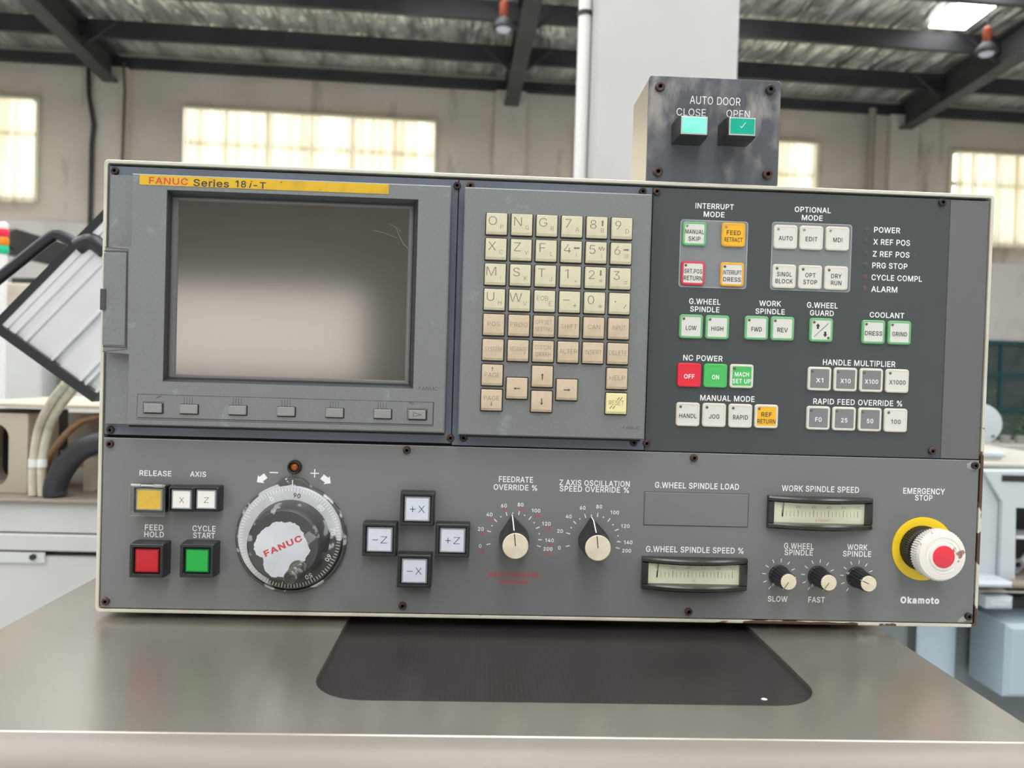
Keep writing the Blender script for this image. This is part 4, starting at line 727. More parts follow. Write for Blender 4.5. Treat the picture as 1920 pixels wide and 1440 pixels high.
for c_, r_, k, kind in KEYS:
    x, z = kpos(c_, r_); b = MB(); s = KS
    b.loft([RR(x - s, x + s, z - s, z + s, KF, .0006), RR(x - s, x + s, z - s, z + s, KT - .0008, .0006), RR(x - s + .0005, x + s - .0005, z - s + .0019, z + s - .0005, KT, .0004)], 0, cap0=False)
    d = KT + .00008; zc = z + .0006
    def tt(t, dx, dy, w=None, h=None, bold=-0.010): put_text(b, t, x + dx, zc + dy, d, w, h, 1, bold)
    if kind == 0:
        big, small = k[0], k[1]
        if k == 'E;': tt('EOB', -.0018, .0016, .0088, .0036); tt('E', .0044, -.0026, None, .0036)
        elif k == '-+': bar(b, x - .0055, zc + .0008, x, zc + .0008, .0005, d, 1); tt('+', .0042, -.0034, .0032, .0032)
        elif k == './': b.loft([circ(x - .0034, zc + .0008, .0006, d, 10)], 1, cap0=False); bar(b, x + .0032, zc - .0046, x + .0052, zc - .0014, .0005, d, 1)
        else:
            tt(big, -.0031, .0016, .0068 * (text2d(big, -.01)[2] / text2d(big, -.01)[3]) * 1.13, .0068, -0.010)
            if k in ('8B', '4[', '5]', '6S', '2#'):
                if k == '8B': arrow(b, x + .0042, zc + .0028, 90, .0048, .0012, .0022, .0016, d, 1); tt('B', .0042, -.003, None, .0034)
                if k == '4[': arrow(b, x + .0040, zc + .0022, 180, .0048, .0012, .0022, .0016, d, 1); tt('[', .0042, -.003, None, .0034)
                if k == '6S': arrow(b, x + .0040, zc + .0022, 0, .0048, .0012, .0022, .0016, d, 1); tt('SP', .0042, -.003, .0038, .0034)
                if k == '2#': arrow(b, x + .0040, zc + .0030, -90, .0048, .0012, .0022, .0016, d, 1); tt('#', .0042, -.003, .0030, .0030)
                if k == '5]':
                    zz = [(x + .0016, zc + .002), (x + .0024, zc + .0036), (x + .0034, zc + .001), (x + .0044, zc + .0042), (x + .0056, zc + .001), (x + .0064, zc + .0034)]
                    for i in range(5): bar(b, *zz[i], *zz[i + 1], .00045, d, 1)
                    tt(']', .0042, -.003, None, .0034)
            elif small == ',': b.loft([circ(x + .0042, zc - .0040, .0005, d, 10)], 1, cap0=False)
            elif small == '=': tt('=', .0042, -.0038, .003, .0018)
            elif small == '*': tt('*', .0044, -.0034, .0034, .0034)
            else: tt(small, .0042, -.0030, None, .0034)
    elif k.startswith('PAGE'):
        up = k[-1] == '^'; tt('PAGE', 0, -.0006 if up else .0010, .0120, .0036)
        arrow(b, x, zc + (.0042 if up else -.0036), 90 if up else -90, .0034, .0006, .0018, .0014, d, 1)
    elif k in '<^v>': arrow(b, x, zc - .0008, {'<': 180, '^': 90, 'v': -90, '>': 0}[k], .0052, .0007, .0022, .0016, d, 1)
    elif '|' in k:
        t1, t2 = k.split('|'); tt(t1, -.0002, .0026, .0126, .0033); tt(t2, 0, -.0030, .0138 if t2 == 'SETTING' else .0122, .0033)
    else:
        w = {'POS': .0095, 'PROG': .0136, 'SHIFT': .0130, 'CAN': .0096, 'INPUT': .0108, 'SYSTEM': .0132, 'MESSAGE': .0130, 'ALTER': .0136, 'INSERT': .0134, 'DELETE': .0140, 'HELP': .0124, 'RESET': .0118}[k]
        tt(k, 0, 0 if k != 'MESSAGE' else .0006, w, .0036)
        if k == 'MESSAGE': bar(b, x + .0048, zc - .0036, x + .0056, zc - .0018, .0004, d, 1)
        if k == 'RESET':
            for dx, dy in ((.0014, .0034), (.0036, .0034), (-.0044, -.0036), (-.002, -.0036)): bar(b, x + dx - .0008, zc + dy - .0011, x + dx + .0010, zc + dy + .0011, .0005, d, 1)
    o = b.build('key', [(M_key, M_key2, M_key3)[kind], M_ink_soft if k != 'RESET' and k not in '<^v>' else M_ink], keypad)
    o['label'] = ('cream key marked ', 'tan key marked ', 'pale yellow key marked ')[kind] + NAMES.get(k, k.replace('|', ' ') if kind else k[0] + ' and ' + k[1])
for px, py, m in ((882, 347.5, M_screw), (1206, 358.5, M_screw_dk), (869, 821.5, M_screw_dk), (1189, 830, M_screw_dk)): screw(keypad, px, py, DP, m)

# ------------------------------------------------------------------ switch panel
switch = thing('switch_panel', (0.56, 0.004, zsp), 'dark grey membrane switch panel with rows of white, green, amber and red buttons', 'control panel')
SD = -0.0010
b = MB(); b.loft([rect(0.4366, 0.6832, zsp, Z_TOP - 0.0050, -0.0095), rect(0.4366, 0.6832, zsp, Z_TOP - 0.0050, SD - .0003), rect(0.4369, 0.6829, zsp + .0003, Z_TOP - 0.0053, SD)], cap0=False)
for pxs in (((1276, 411), (1403, 416), (1399, 542), (1272, 538)), ((1448, 416), (1598, 421), (1594, 548), (1443.5, 543.5))):
    x0 = Q((pxs[0][0] + pxs[3][0]) / 2, 480, SD)[0]; x1 = Q((pxs[1][0] + pxs[2][0]) / 2, 480, SD)[0]
    z1 = Q((pxs[0][0] + pxs[1][0]) / 2, (pxs[0][1] + pxs[1][1]) / 2, SD)[1]; z0 = Q((pxs[3][0] + pxs[2][0]) / 2, (pxs[3][1] + pxs[2][1]) / 2, SD)[1]
    b.loft([RR(x0, x1, z0, z1, SD + .00004, .0025)], 2, cap0=False)
    b.loft([RR(x0 + .0006, x1 - .0006, z0 + .0006, z1 - .0006, SD + .00008, .002)], 1, cap0=False)
b.build('membrane_sheet', [M_membrane, M_membrane2, M_membrane3], switch)
def button(px, py, text, edge, face, ink, label, lamp=None, ring=0.0017, nolamp=False, half=0.0097):
    x, z = Q(px, py, SD + .002); s = half; b = MB()
    b.loft([RR(x - s, x + s, z - s, z + s, SD, .0024), RR(x - s, x + s, z - s, z + s, SD + .0014, .0024), RR(x - s + .0005, x + s - .0005, z - s + .0005, z + s - .0005, SD + .0020, .0020),
            RR(x - s + ring, x + s - ring, z - s + ring, z + s - ring, SD + .0021, .0010), RR(x - s + ring + .0002, x + s - ring - .0002, z - s + ring + .0002, z + s - ring - .0002, SD + .0019, .0009)], 0, cap0=False, ms=[0, 0, 0, 0, 1])
    d = SD + .00198
    n_ = len(text)
    for i, t in enumerate(text):
        t, w = (t if isinstance(t, tuple) else (t, None))
        zz = z - .0012 + (0 if n_ == 1 else (.0027 if i == 0 else -.0029))
        if w is None: w = .0029 * len(t) * (0.86 if 'I' in t else 1.0)
        put_text(b, t, x, zz, d, min(w, .0150), .0037, 2, 0.012)
    if text == []:
        bar(b, x - .0060, z - .0058, x + .0056, z + .0054, .0004, d, 2)
        arrow(b, x - .0030, z + .0030, 90, .0046, .0018, .0036, .0024, d, 2); arrow(b, x + .0032, z - .0036, -90, .0046, .0018, .0036, .0024, d, 2)
    o = b.build('push_button', [edge, face, ink], switch); o['label'] = label
    if not nolamp:
        spots = [(x - .0062, z + .0062)] + ([(x + .0060, z - .0064)] if text == [] else [])
        for lx, lz in spots:
            q = MB(); lathe(q, lx, lz, [(.00115, SD + .0018), (.0011, SD + .0022), (.0006, SD + .0026)], 12)
            q.build('indicator_lamp', lamp or M_led, o, smooth=True)
    return o
G, W_, A_ = M_btn_green, M_btn, M_btn_amber
B_ = [((1302.5, 438), ['MANUAL', 'SKIP'], G, W_, M_ink, 'white MANUAL SKIP button with a green edge', M_led_dim), ((1375.7, 440), ['FEED', 'RETRACT'], M_btn_amber2, A_, M_ink, 'amber FEED RETRACT button', M_led_dim),
      ((1299.7, 512), [('SRT.POS', .0148), 'RETURN'], M_btn_red, W_, M_ink, 'white SRT.POS RETURN button with a red edge', None), ((1373, 514.5), [('INTERRUPT', .0150), 'DRESS'], M_btn_amber2, W_, M_ink, 'white INTERRUPT DRESS button with an amber edge', None)]
for (p, t, e, f, k, l) in (((1473.3, 444), ['AUTO'], 0, 0, 0, 'white AUTO button'), ((1521.8, 445.7), ['EDIT'], 0, 0, 0, 'white EDIT button'), ((1570.8, 447.2), ['MDI'], 0, 0, 0, 'white MDI button'),
                     ((1470.6, 517.8), ['SINGL', 'BLOCK'], 0, 0, 0, 'white SINGL BLOCK button'), ((1519.5, 519.5), ['OPT', 'STOP'], 0, 0, 0, 'white OPT STOP button'), ((1568.2, 521.2), ['DRY', 'RUN'], 0, 0, 0, 'white DRY RUN button')):
    B_.append((p, t, M_btn_edge, W_, M_ink, l, M_led_dim if len(t) == 1 else None))
for p, t, l in (((1296, 612), ['LOW'], 'LOW'), ((1345.2, 613.5), ['HIGH'], 'HIGH'), ((1418.7, 614.7), ['FWD'], 'FWD'), ((1467.5, 616), ['REV'], 'REV'), ((1540.3, 618.6), [], 'up and down arrow'), ((1638.2, 622.3), ['DRESS'], 'DRESS'), ((1687, 623.8), ['GRIND'], 'GRIND')):
    B_.append((p, t, G, W_, M_ink, 'white %s button with a green edge' % l, None))
B_ += [((1391, 705.3), ['MACH', 'SET UP'], M_btn_edge, M_btn_fullgreen, M_white, 'green MACH SET UP button with a cream edge', None),
       ((1290, 777), ['HANDL'], M_btn_edge, W_, M_ink, 'white HANDL button', None), ((1339.3, 778.3), ['JOG'], M_btn_edge, W_, M_ink, 'white JOG button', None), ((1388.5, 779.8), ['RAPID'], M_btn_edge, W_, M_ink, 'white RAPID button', None),
       ((1437.3, 780.8), ['REF', 'RETURN'], M_btn_edge, A_, M_ink, 'amber REF RETURN button with a cream edge', None)]
for i, (t, f, k) in enumerate((('X1', M_btn_grey, M_white), ('X10', M_btn_grey, M_white), ('X100', M_btn_grey, M_white), ('X1000', W_, M_ink))):
    B_.append(((1537 + 48.6 * i, 710.2 + 1.35 * i), [(t, .0034 + .0026 * (len(t) - 1))], M_btn_edge, f, k, ('grey' if f is M_btn_grey else 'white') + ' %s button with a cream edge' % t, None))
for i, (t, f, k) in enumerate((('F0', M_btn_grey, M_white), ('25', M_btn_grey, M_white), ('50', M_btn_grey, M_white), ('100', W_, M_ink))):
    B_.append(((1534.7 + 48.4 * i, 783.8 + 1.45 * i), [(t, .0027 * len(t))], M_btn_edge, f, k, ('grey' if f is M_btn_grey else 'white') + ' button marked %s' % t, None))
for p, t, e, f, k, l, lamp in B_: button(p[0], p[1], t, e, f, k, l, lamp, ring=.0017 if e is not W_ else .0008)
button(1292.5, 703, ['OFF'], M_btn_fullred, M_btn_fullred, M_white, 'red OFF button', nolamp=True)
button(1341.7, 704.3, ['ON'], M_btn_fullgreen, M_btn_fullgreen, M_white, 'green ON button', nolamp=True)
TD = SD + .0001
for ls in ((('INTERRUPT', 1340, 387, 72, 10.5), ('MODE', 1339, 402, 39, 10.5)), (('OPTIONAL', 1524, 393.5, 68, 10.5), ('MODE', 1523, 408.5, 39, 10.5)), (('G.WHEEL', 1321.5, 565.5, 59, 11), ('SPINDLE', 1321.5, 580, 55, 10.5)),
           (('WORK', 1444, 569, 41, 10.5), ('SPINDLE', 1444, 584, 55, 10.5)), (('G.WHEEL', 1542, 572.5, 58, 11), ('GUARD', 1541, 587, 45, 10.5)), (('COOLANT', 1663, 591, 65, 10.5),), (('NC POWER', 1318, 671.5, 74, 11),), (('MANUAL MODE', 1364, 747, 102, 11),),
           (('HANDLE MULTIPLIER', 1611, 681, 136, 11),), (('RAPID FEED OVERRIDE %', 1608.5, 754.5, 167, 11),), (('POWER', 1663.5, 431.5, 49, 11),), (('X REF POS', 1672, 454.5, 69, 11),), (('Z REF POS', 1671, 477, 69, 11),), (('PRG STOP', 1668.5, 498.5, 66, 11),),
           (('CYCLE COMPL', 1681.5, 521.5, 95, 11),), (('ALARM', 1658, 542.5, 49, 11),)):
    lettering(switch, ls, TD, bold=0.013, label='white lettering ' + ' '.join(l[0] for l in ls))
for px, py, m in ((1624.5, 431, 0), (1623.5, 452.5, 0), (1623.5, 475, 0), (1622.5, 497, 0), (1622.5, 519.5, 1), (1621.5, 541, 1)):
    x, z = Q(px, py, SD); q = MB(); lathe(q, x, z, [(.0022, SD), (.0020, SD + .0003), (.0010, SD + .0005)], 14)
    q.build('status_lamp', M_membrane if not m else mat('lamp_window_red', rgb(100, 82, 86), 0.25), switch, smooth=True)
for px, py, m in ((1232, 358.5, M_screw), (1769, 379, M_screw_dk), (1213, 831.5, M_screw), (1749.5, 846, M_screw)): screw(switch, px, py, SD, m)
# ------------------------------------------------------------------ operator panel
oper = thing('operator_panel', (0.36, 0.004, ZB0 + .003), 'long grey lower operator panel with handwheel, dials, meters and emergency stop', 'control panel')
OD = -0.0008
oz1 = Z_TOP - 0.2196; oz0 = ZB0 + 0.0035
b = MB(); b.loft([rect(0.0036, 0.7164, oz0, oz1, -0.0095), rect(0.0036, 0.7164, oz0, oz1, OD - .0004), rect(0.004, 0.716, oz0 + .0004, oz1 - .0004, OD)], cap0=False)
b.build('front_plate', M_panel, oper)
b = MB(); b.loft([rect(0.0038, 0.7162, oz1 - .0005, oz1, OD - .0003), rect(0.0038, 0.7162, oz1 - .0005, oz1 , OD + .0001)]); b.build('worn_edge', mat('bare_edge', rgb(170, 176, 178), 0.35, 0.5), oper)
TO = OD + .0001
for ls in ((('RELEASE', 291.5, 887.5, 60, 10.5),), (('AXIS', 371.5, 889, 30, 10.5),), (('FEED', 289, 989, 34.5, 11), ('HOLD', 289, 1002, 37, 11)), (('CYCLE', 382.5, 991, 43.5, 11), ('START', 382.5, 1004, 41, 11)),
           (('FEEDRATE', 967.5, 899, 64, 11), ('OVERRIDE %', 966.5, 914, 82, 11)), (('Z AXIS OSCILLATION', 1115, 906, 132, 11), ('SPEED OVERRIDE %', 1114.5, 917.5, 130, 11)), (('G.WHEEL SPINDLE LOAD', 1307, 911, 158, 11.5),),
           (('G.WHEEL SPINDLE SPEED %', 1302.8, 1031, 183, 11.5),), (('WORK SPINDLE SPEED', 1538.5, 917, 145, 11.5),), (('G.WHEEL', 1498, 1024, 56, 11.5), ('SPINDLE', 1497.6, 1036, 53, 11)), (('WORK', 1607.6, 1026, 38, 11), ('SPINDLE', 1607, 1038.5, 53, 11)),
           (('SLOW', 1458, 1123, 37, 11),), (('FAST', 1531, 1124.5, 31, 11),), (('EMERGENCY', 1732.7, 921, 78, 11.5), ('STOP', 1732, 933.5, 33, 11))):
    lettering(oper, ls, TO, bold=0.014, label='white lettering ' + ' '.join(l[0] for l in ls))
lettering(oper, (('Okamoto', 1724.7, 1125.5, 73, 13.5),), TO, bold=0.045, name='maker_lettering', label='bold white maker name')
lettering(oper, (('AXIS FEEDRATE', 963, 1078, 94, 9), ('(MM/MIN)', 963, 1092, 54, 7)), TO, M_red_ink, bold=0.013, label='faded red lettering under the feedrate dial')

def sqbutton(px, py, whalf, hhalf, h, face_mat, text=None, rim=0.0026, lens=None, label=None, ink=None, parent=None, d0=None, wall=M_black, inset=0.0012):
    """square illuminated push button: black housing standing h off the plate, with a coloured lens inside; px, py = centre of its front"""
    parent = parent or oper; d0 = OD if d0 is None else d0; D = d0 + h
    x, z = Q(px, py, D); b = MB(); a, c_ = whalf, hhalf
    def r_(e, d, r=.0008): return RR(x - a + e, x + a - e, z - c_ + e, z + c_ - e, d, r)
    b.loft([r_(-.0004, d0), r_(-.0004, d0 + h * .55), r_(0, D - .0006), r_(.0005, D), r_(rim * .75, D), r_(rim, D - .0015), r_(rim, D - .005)], cap0=False)
    o = b.build('push_button', wall, parent)
    if label: o['label'] = label
    lb = MB(); e = rim + .0005
    lb.loft([r_(e, D - .005, .0006), r_(e, D - inset - .0006, .0006), r_(e + .0006, D - inset, .0005), r_(e + .0014, D - inset, .0004), r_(e + .0014, D - inset + .00004, .0004)], 1, cap0=False, ms=[1, 1, 1, 0, 0])
    if text: 
        for t, dx, dz, w, hh in text: put_text(lb, t, x + dx, z + dz, D - inset + .0001, w, hh, 2, -0.012)
    lo = lb.build('lens', [face_mat, lens or M_lensrim, ink or M_ink], o)
    return o, x, z, D
M_lensrim = mat('lens_rim', rgb(150, 152, 156), 0.12)
M_lens_red = mat('lens_red', rgb(188, 4, 30), 0.3, coat=.3); M_lens_green = mat('lens_green', rgb(4, 168, 62), 0.3, coat=.3)
M_lens_white = mat('lens_white', rgb(214, 220, 232), 0.3, noise=(50, rgb(204, 210, 224), .4, .7)); M_lens_white2 = mat('lens_white_warm', rgb(232, 230, 226), 0.3)
M_lens_yellow = mat('lens_yellow', rgb(236, 198, 40), 0.35, noise=(120, rgb(222, 182, 40), .5, .7)); M_red_rim = mat('lens_red_rim', rgb(120, 10, 24), 0.2); M_green_rim = mat('lens_green_rim', rgb(8, 92, 44), 0.2)
sqbutton(274, 1052, .0130, .0131, .014, M_lens_red, rim=.0030, lens=M_red_rim, label='red FEED HOLD push button in a black housing')
sqbutton(368.5, 1052, .0130, .0131, .014, M_lens_green, rim=.0030, lens=M_green_rim, label='green CYCLE START push button in a black housing')
for t, px, py in (('+X', 782, 955), ('\u2212Z', 711.3, 1012.5), ('+Z', 848.3, 1014), ('\u2212X', 776.5, 1071.5)):
    s_, l_ = t[0], t[1]
    sqbutton(px, py, .0133, .0131, .0115, M_lens_white, text=((s_, -.0036, -.0002, .0046, .0046 if s_ == '+' else .0005), (l_, .0034, -.0001, .0052, .0055)), rim=.0026, label='black framed button marked %s' % (('plus ' if s_ == '+' else 'minus ') + l_))
for t, px in (('X', 339), ('Z', 385.5)):
    sqbutton(px, 937, .0097, .0097, .0115, M_lens_white2, text=((t, .0002, -.0005, .0036, .0043),), rim=.0013, label='white axis button marked ' + t)
# release button under a hinged clear cover
M_clear = clear('clear_cover', (0.95, 0.925, 0.84, 1), 0.09)
o, x, z, D = sqbutton(279, 937, .0120, .0104, .0115, M_lens_yellow, rim=.0012, lens=M_lensrim, label='yellow RELEASE button under a hinged clear cover', inset=.0004)
b = MB(); a, c_ = .0140, .0124
b.loft([RR(x - a, x + a, z - c_, z + c_, D - .004, .001), RR(x - a, x + a, z - c_, z + c_, D + .0032, .001), RR(x - a + .0012, x + a - .0012, z - c_ + .0012, z + c_ - .0012, D + .0042, .001)], cap0=False)
b.build('clear_cover', M_clear, o)
b = MB()
for sx_ in (-1, 1): b.tube([V(x + sx_ * .0085 - .0035, z + c_ - .001, D + .003), V(x + sx_ * .0085 + .0035, z + c_ - .001, D + .003)], .0014, 10)
b.build('cover_hinge', M_lensrim, o, smooth=True)

# amber pilot lamp
x, z = Q(551, 876.5, OD + .004); b = MB()
lathe(b, x, z, [(.0056, OD), (.0054, OD + .0035), (.0046, OD + .0044), (.0040, OD + .0040), (.0036, OD + .0015)], 28); o = b.build('pilot_lamp', M_black2, oper, smooth=True)
b = MB(); lathe(b, x, z, [(.0035, OD + .001), (.0034, OD + .0020), (.0026, OD + .0030), (.0012, OD + .0036)], 20); q = b.build('lens', mat('lens_amber', rgb(150, 70, 16), 0.12), o, smooth=True); q['label'] = 'dark amber lens'
# direction marks
b = MB()
for px, py, ang in ((490, 898, 218), (612, 900, -36)):
    x, z = Q(px, py, TO); arrow(b, x, z, ang, .0088, .0046, .0082, .0042, TO)
for px, py, v in ((513.5, 886, 0), (590, 887.5, 1)):
    x, z = Q(px, py, TO); bar(b, x - .0034, z, x + .0034, z, .0009, TO)
    if v: bar(b, x, z - .0034, x, z + .0034, .0009, TO + .00008)
b.build('lettering', M_white, oper, recalc=False)['label'] = 'white minus and plus arrows over the handwheel'

# handwheel (pulse generator)
M_worn = mat('worn_silver', rgb(190, 192, 196), 0.34, .25, noise=((34, rgb(222, 224, 226), .45, .7), (22, rgb(70, 70, 70), .60, .64)))
M_worn_dk = mat('worn_black', rgb(64, 64, 64), 0.42, .15, noise=((75, rgb(158, 160, 162), .585, .60), (20, rgb(82, 82, 82), .4, .7)))
M_sticker = mat('sticker_silver', rgb(206, 211, 218), 0.42, .1, noise=(40, rgb(190, 195, 202), .4, .7))
M_ringdk = mat('ring_grey', rgb(84, 84, 82), 0.38, .2, noise=(85, rgb(190, 192, 188), .55, .57))
wx, wz = Q(546, 1009, OD + .003)
b = MB()
def tabring(r, d):
    pts = []
    for k in range(72):
        a = 2 * math.pi * k / 72; dv = abs(a - math.pi / 2); e = 0
        if dv < .19: e = .0042
        elif dv < .31: e = .0042 * (.31 - dv) / .12
        pts.append(V(wx + (r + e) * math.cos(a), wz + (r + e) * math.sin(a), d))
    return pts
b.loft([tabring(.0440, OD), tabring(.0440, OD + .0035), tabring(.0428, OD + .0048), circ(wx, wz, .0416, OD + .0048, 72), circ(wx, wz, .0414, OD + .002, 72)], cap0=False, cap1=False)
bar(b, wx + .0004, wz + .0425, wx + .0004, wz + .0468, .0007, OD + .0050, 1)
wheel = b.build('handwheel', [M_ringdk, M_white], oper, smooth=True, origin=(wx, -OD, wz)); wheel['label'] = 'worn black and silver handwheel with a crank grip'
DD = OD + .0085; dx_, dz_ = Q(543.5, 1008.5, DD)
b = MB(); lathe(b, dx_, dz_, [(.0411, OD + .003), (.0411, DD - .0012), (.0402, DD), (.028, DD)], 72, cap1=True)
for k in range(100):
    a = math.radians(90 - 8 + 36 * 0 + k * 3.6); l = .0046 if k % 10 == 0 else (.0034 if k % 5 == 0 else .0028)
    bar(b, dx_ + .0398 * math.cos(a), dz_ + .0398 * math.sin(a), dx_ + (.0398 - l) * math.cos(a), dz_ + (.0398 - l) * math.sin(a), .00042, DD + .00008, 1)
for i, n_ in enumerate(('90', '80', '70', '60', '50', '40', '30', '20', '10', '0')):
    a = 82 - 36.2 * i; 
    if n_ in ('40', '30', '20', '10'): continue
    rr0 = .0340
    put_text(b, n_, dx_ + rr0 * math.cos(math.radians(a)), dz_ + rr0 * math.sin(math.radians(a)), DD + .0001, None, .0037, 2 if n_ in ('90',) else 1, .01, a - 90)
def worn_dial():
    """silver face worn bare at the top, black paint kept on the lower side away from it"""
    m = mat('dial_face', rgb(190, 193, 197), 0.33, .2, noise=((30, rgb(216, 219, 222), .45, .7), (55, rgb(70, 70, 70), .66, .70))); nt = m.node_tree; b_ = nt.nodes['Principled BSDF']
    tc = nt.nodes.new('ShaderNodeTexCoord'); sp = nt.nodes.new('ShaderNodeSeparateXYZ'); nt.links.new(tc.outputs['Object'], sp.inputs[0])
    a = nt.nodes.new('ShaderNodeMath'); a.operation = 'MULTIPLY'; a.inputs[1].default_value = 11.0; nt.links.new(sp.outputs['X'], a.inputs[0])
    c_ = nt.nodes.new('ShaderNodeMath'); c_.operation = 'MULTIPLY_ADD'; c_.inputs[1].default_value = -17.0; nt.links.new(sp.outputs['Z'], c_.inputs[0]); nt.links.new(a.outputs[0], c_.inputs[2])
    t = nt.nodes.new('ShaderNodeTexNoise'); t.inputs['Scale'].default_value = 120; t.inputs['Detail'].default_value = 6; nt.links.new(tc.outputs['Object'], t.inputs['Vector'])
    s = nt.nodes.new('ShaderNodeMath'); s.operation = 'MULTIPLY_ADD'; s.inputs[1].default_value = 1.1; nt.links.new(t.outputs['Fac'], s.inputs[0]); nt.links.new(c_.outputs[0], s.inputs[2])
    r = nt.nodes.new('ShaderNodeMapRange'); r.inputs[1].default_value = .86; r.inputs[2].default_value = .98; nt.links.new(s.outputs[0], r.inputs[0])
    mx = nt.nodes.new('ShaderNodeMix'); mx.data_type = 'RGBA'; src = b_.inputs['Base Color'].links[0].from_socket
    nt.links.new(r.outputs[0], mx.inputs['Factor']); nt.links.new(src, mx.inputs['A']); mx.inputs['B'].default_value = rgb(72, 72, 71)
    nt.links.new(mx.outputs['Result'], b_.inputs['Base Color']); return m
b.build('dial_ring', [worn_dial(), M_white, M_ink], wheel, smooth=True)
HD_ = OD + .026; hx, hz = Q(531, 1023, HD_); bx_, bz_ = dx_ + .0003, dz_ - .0008
b = MB()
b.loft([circ(bx_, bz_, .0312, DD - .001, 60), circ(bx_, bz_, .0306, DD + .004, 60), circ((bx_ + hx) / 2, (bz_ + hz) / 2, .0290, DD + .012, 60), circ(hx, hz, .0282, HD_ - .0018, 60), circ(hx, hz, .0266, HD_, 60), circ(hx, hz, .01, HD_, 60)], cap0=False)
b.build('hub', M_worn_dk, wheel, smooth=True)
b = MB(); ring = []; e = 0
sx0, sz0 = Q(528.5, 1027, HD_ + .0002)
for k in range(90):
    a = 2 * math.pi * k / 90; e = .7 * e + random.uniform(-.0009, .0009); ring.append((a, .0206 + e + (.0020 * math.exp(-((a - 4.5) / .5) ** 2)) - (.004 * math.exp(-((a - 3.75) / .25) ** 2))))
b.loft([[V(sx0 + r * math.cos(a), sz0 + r * math.sin(a), d) for a, r in ring] for d in (HD_ + .00005, HD_ + .0003)], cap0=False)
x, z = Q(530.5, 1023.5, HD_ + .0004); put_text(b, 'FANUC', x, z, HD_ + .0004, .0312, .0050, 1, .03, 25.5)
b.build('badge', [M_sticker, M_red_ink], wheel)
gx, gz = Q(557, 1073.5, HD_); tx_, tz_ = Q(543.5, 1084.5, HD_ + .024)
gx, gz = tx_ + .0004, tz_ + .0006
b = MB()
b.loft([circ(gx, gz, .0070, HD_ - .008, 28), circ(gx, gz, .0070, HD_ + .001, 28), circ(gx, gz, .0056, HD_ + .003, 28), circ(tx_, tz_, .0052, HD_ + .022, 28), circ(tx_, tz_, .0046, HD_ + .0236, 28), circ(tx_, tz_, .0038, HD_ + .0236, 28), circ(tx_, tz_, .0036, HD_ + .0228, 28), circ(tx_, tz_, .0018, HD_ + .0230, 28), circ(tx_, tz_, .0016, HD_ + .0222, 28)], cap0=False)
b.build('crank_grip', mat('grip_worn', rgb(66, 65, 62), .4, noise=(160, rgb(140, 138, 132), .52, .6)), wheel, smooth=True)

# rotary override dials
M_cap = mat('knob_cap_cream', rgb(222, 212, 188), 0.45, noise=(80, rgb(204, 192, 166), .45, .75))
def dial(cx_, cy_, nums, red, ang, label):
    R_ = 48.0 / 2.3 / 1000
    x, z = Q(cx_, cy_, OD); b = MB(); rb = MB()
    for i, (t, deg) in enumerate(nums):
        a = math.radians(deg); l = .0033
        bar(b, x + .0195 * math.cos(a), z + .0195 * math.sin(a), x + (.0195 + l) * math.cos(a), z + (.0195 + l) * math.sin(a), .0007, TO)
        rn = .0281 + (.0008 if len(t) == 3 else 0)
        put_text(b, t, x + rn * math.cos(a), z + rn * math.sin(a), TO, None, .0031, 0, .02)
        if red: 
            rx, rz = x + rn * math.cos(a) + .0011, z + rn * math.sin(a) - .0041
            put_text(rb, {'0': '0', '20': '5', '40': '10', '60': '15'}.get(t, t), rx, rz, TO, .0032 if len(t) < 3 else .0050, .0026, 0, .013)
        if i < len(nums) - 2:
            am = math.radians((deg + nums[i + 1][1]) / 2); b.loft([circ(x + .0208 * math.cos(am), z + .0208 * math.sin(am), .00055, TO, 8)], cap0=False)
    b.build('lettering', M_white, oper, recalc=False)['label'] = 'white scale of ticks and numbers round the ' + label
    if red: rb.build('lettering', M_red_ink, oper, recalc=False)['label'] = 'faded red figures under the dial numbers'
    h = .0265; D = OD + h; b = MB(); aa = math.radians(ang)
    def tear(r, tip, d, n=40):
        pts = []
        half = math.acos(min(1, r / tip))
        for k in range(n + 1):
            t = aa + half + (2 * math.pi - 2 * half) * k / n; pts.append(V(x + r * math.cos(t), z + r * math.sin(t), d))
        pts.append(V(x + tip * math.cos(aa), z + tip * math.sin(aa), d)); return pts
    b.loft([tear(.0122, .0196, OD), tear(.0118, .0190, OD + .013), tear(.0106, .0112, D - .003), tear(.0102, .0104, D - .0002)], cap0=False)
    e = .0001
    ctip = [V(x + .0190 * math.cos(aa), z + .0190 * math.sin(aa), OD + .0131 + e), V(x + .0114 * math.cos(aa), z + .0114 * math.sin(aa), D - .003 + e)]
    nx, nz = -math.sin(aa) * .0004, math.cos(aa) * .0004
    tipb = V(x + .0197 * math.cos(aa), z + .0197 * math.sin(aa), OD + .0004)
    up = .0004
    def off(p, s): return (p[0] + s * nx, p[1] - up, p[2] + s * nz + 0.0002)
    b.face([off(ctip[0], -1), off(ctip[1], -1), off(ctip[1], 1), off(ctip[0], 1)], 1); b.face([off(tipb, -1), off(ctip[0], -1), off(ctip[0], 1), off(tipb, 1)], 1)
    o = b.build('rotary_knob', [M_black, M_white], oper, smooth=True); o['label'] = label
    b = MB(); lathe(b, x, z, [(.0101, D - .0004), (.0101, D + .0002), (.0096, D + .0006)], 40); bar(b, x, z, x + .0096 * math.cos(aa), z + .0096 * math.sin(aa), .0007, D + .0007, 1)
    b.build('knob_cap', [M_cap, M_blackgap], o, smooth=True)
def degs(c, pts): return [(t, math.degrees(math.atan2(c[1] - p[1], p[0] - c[0]))) for t, p in pts]
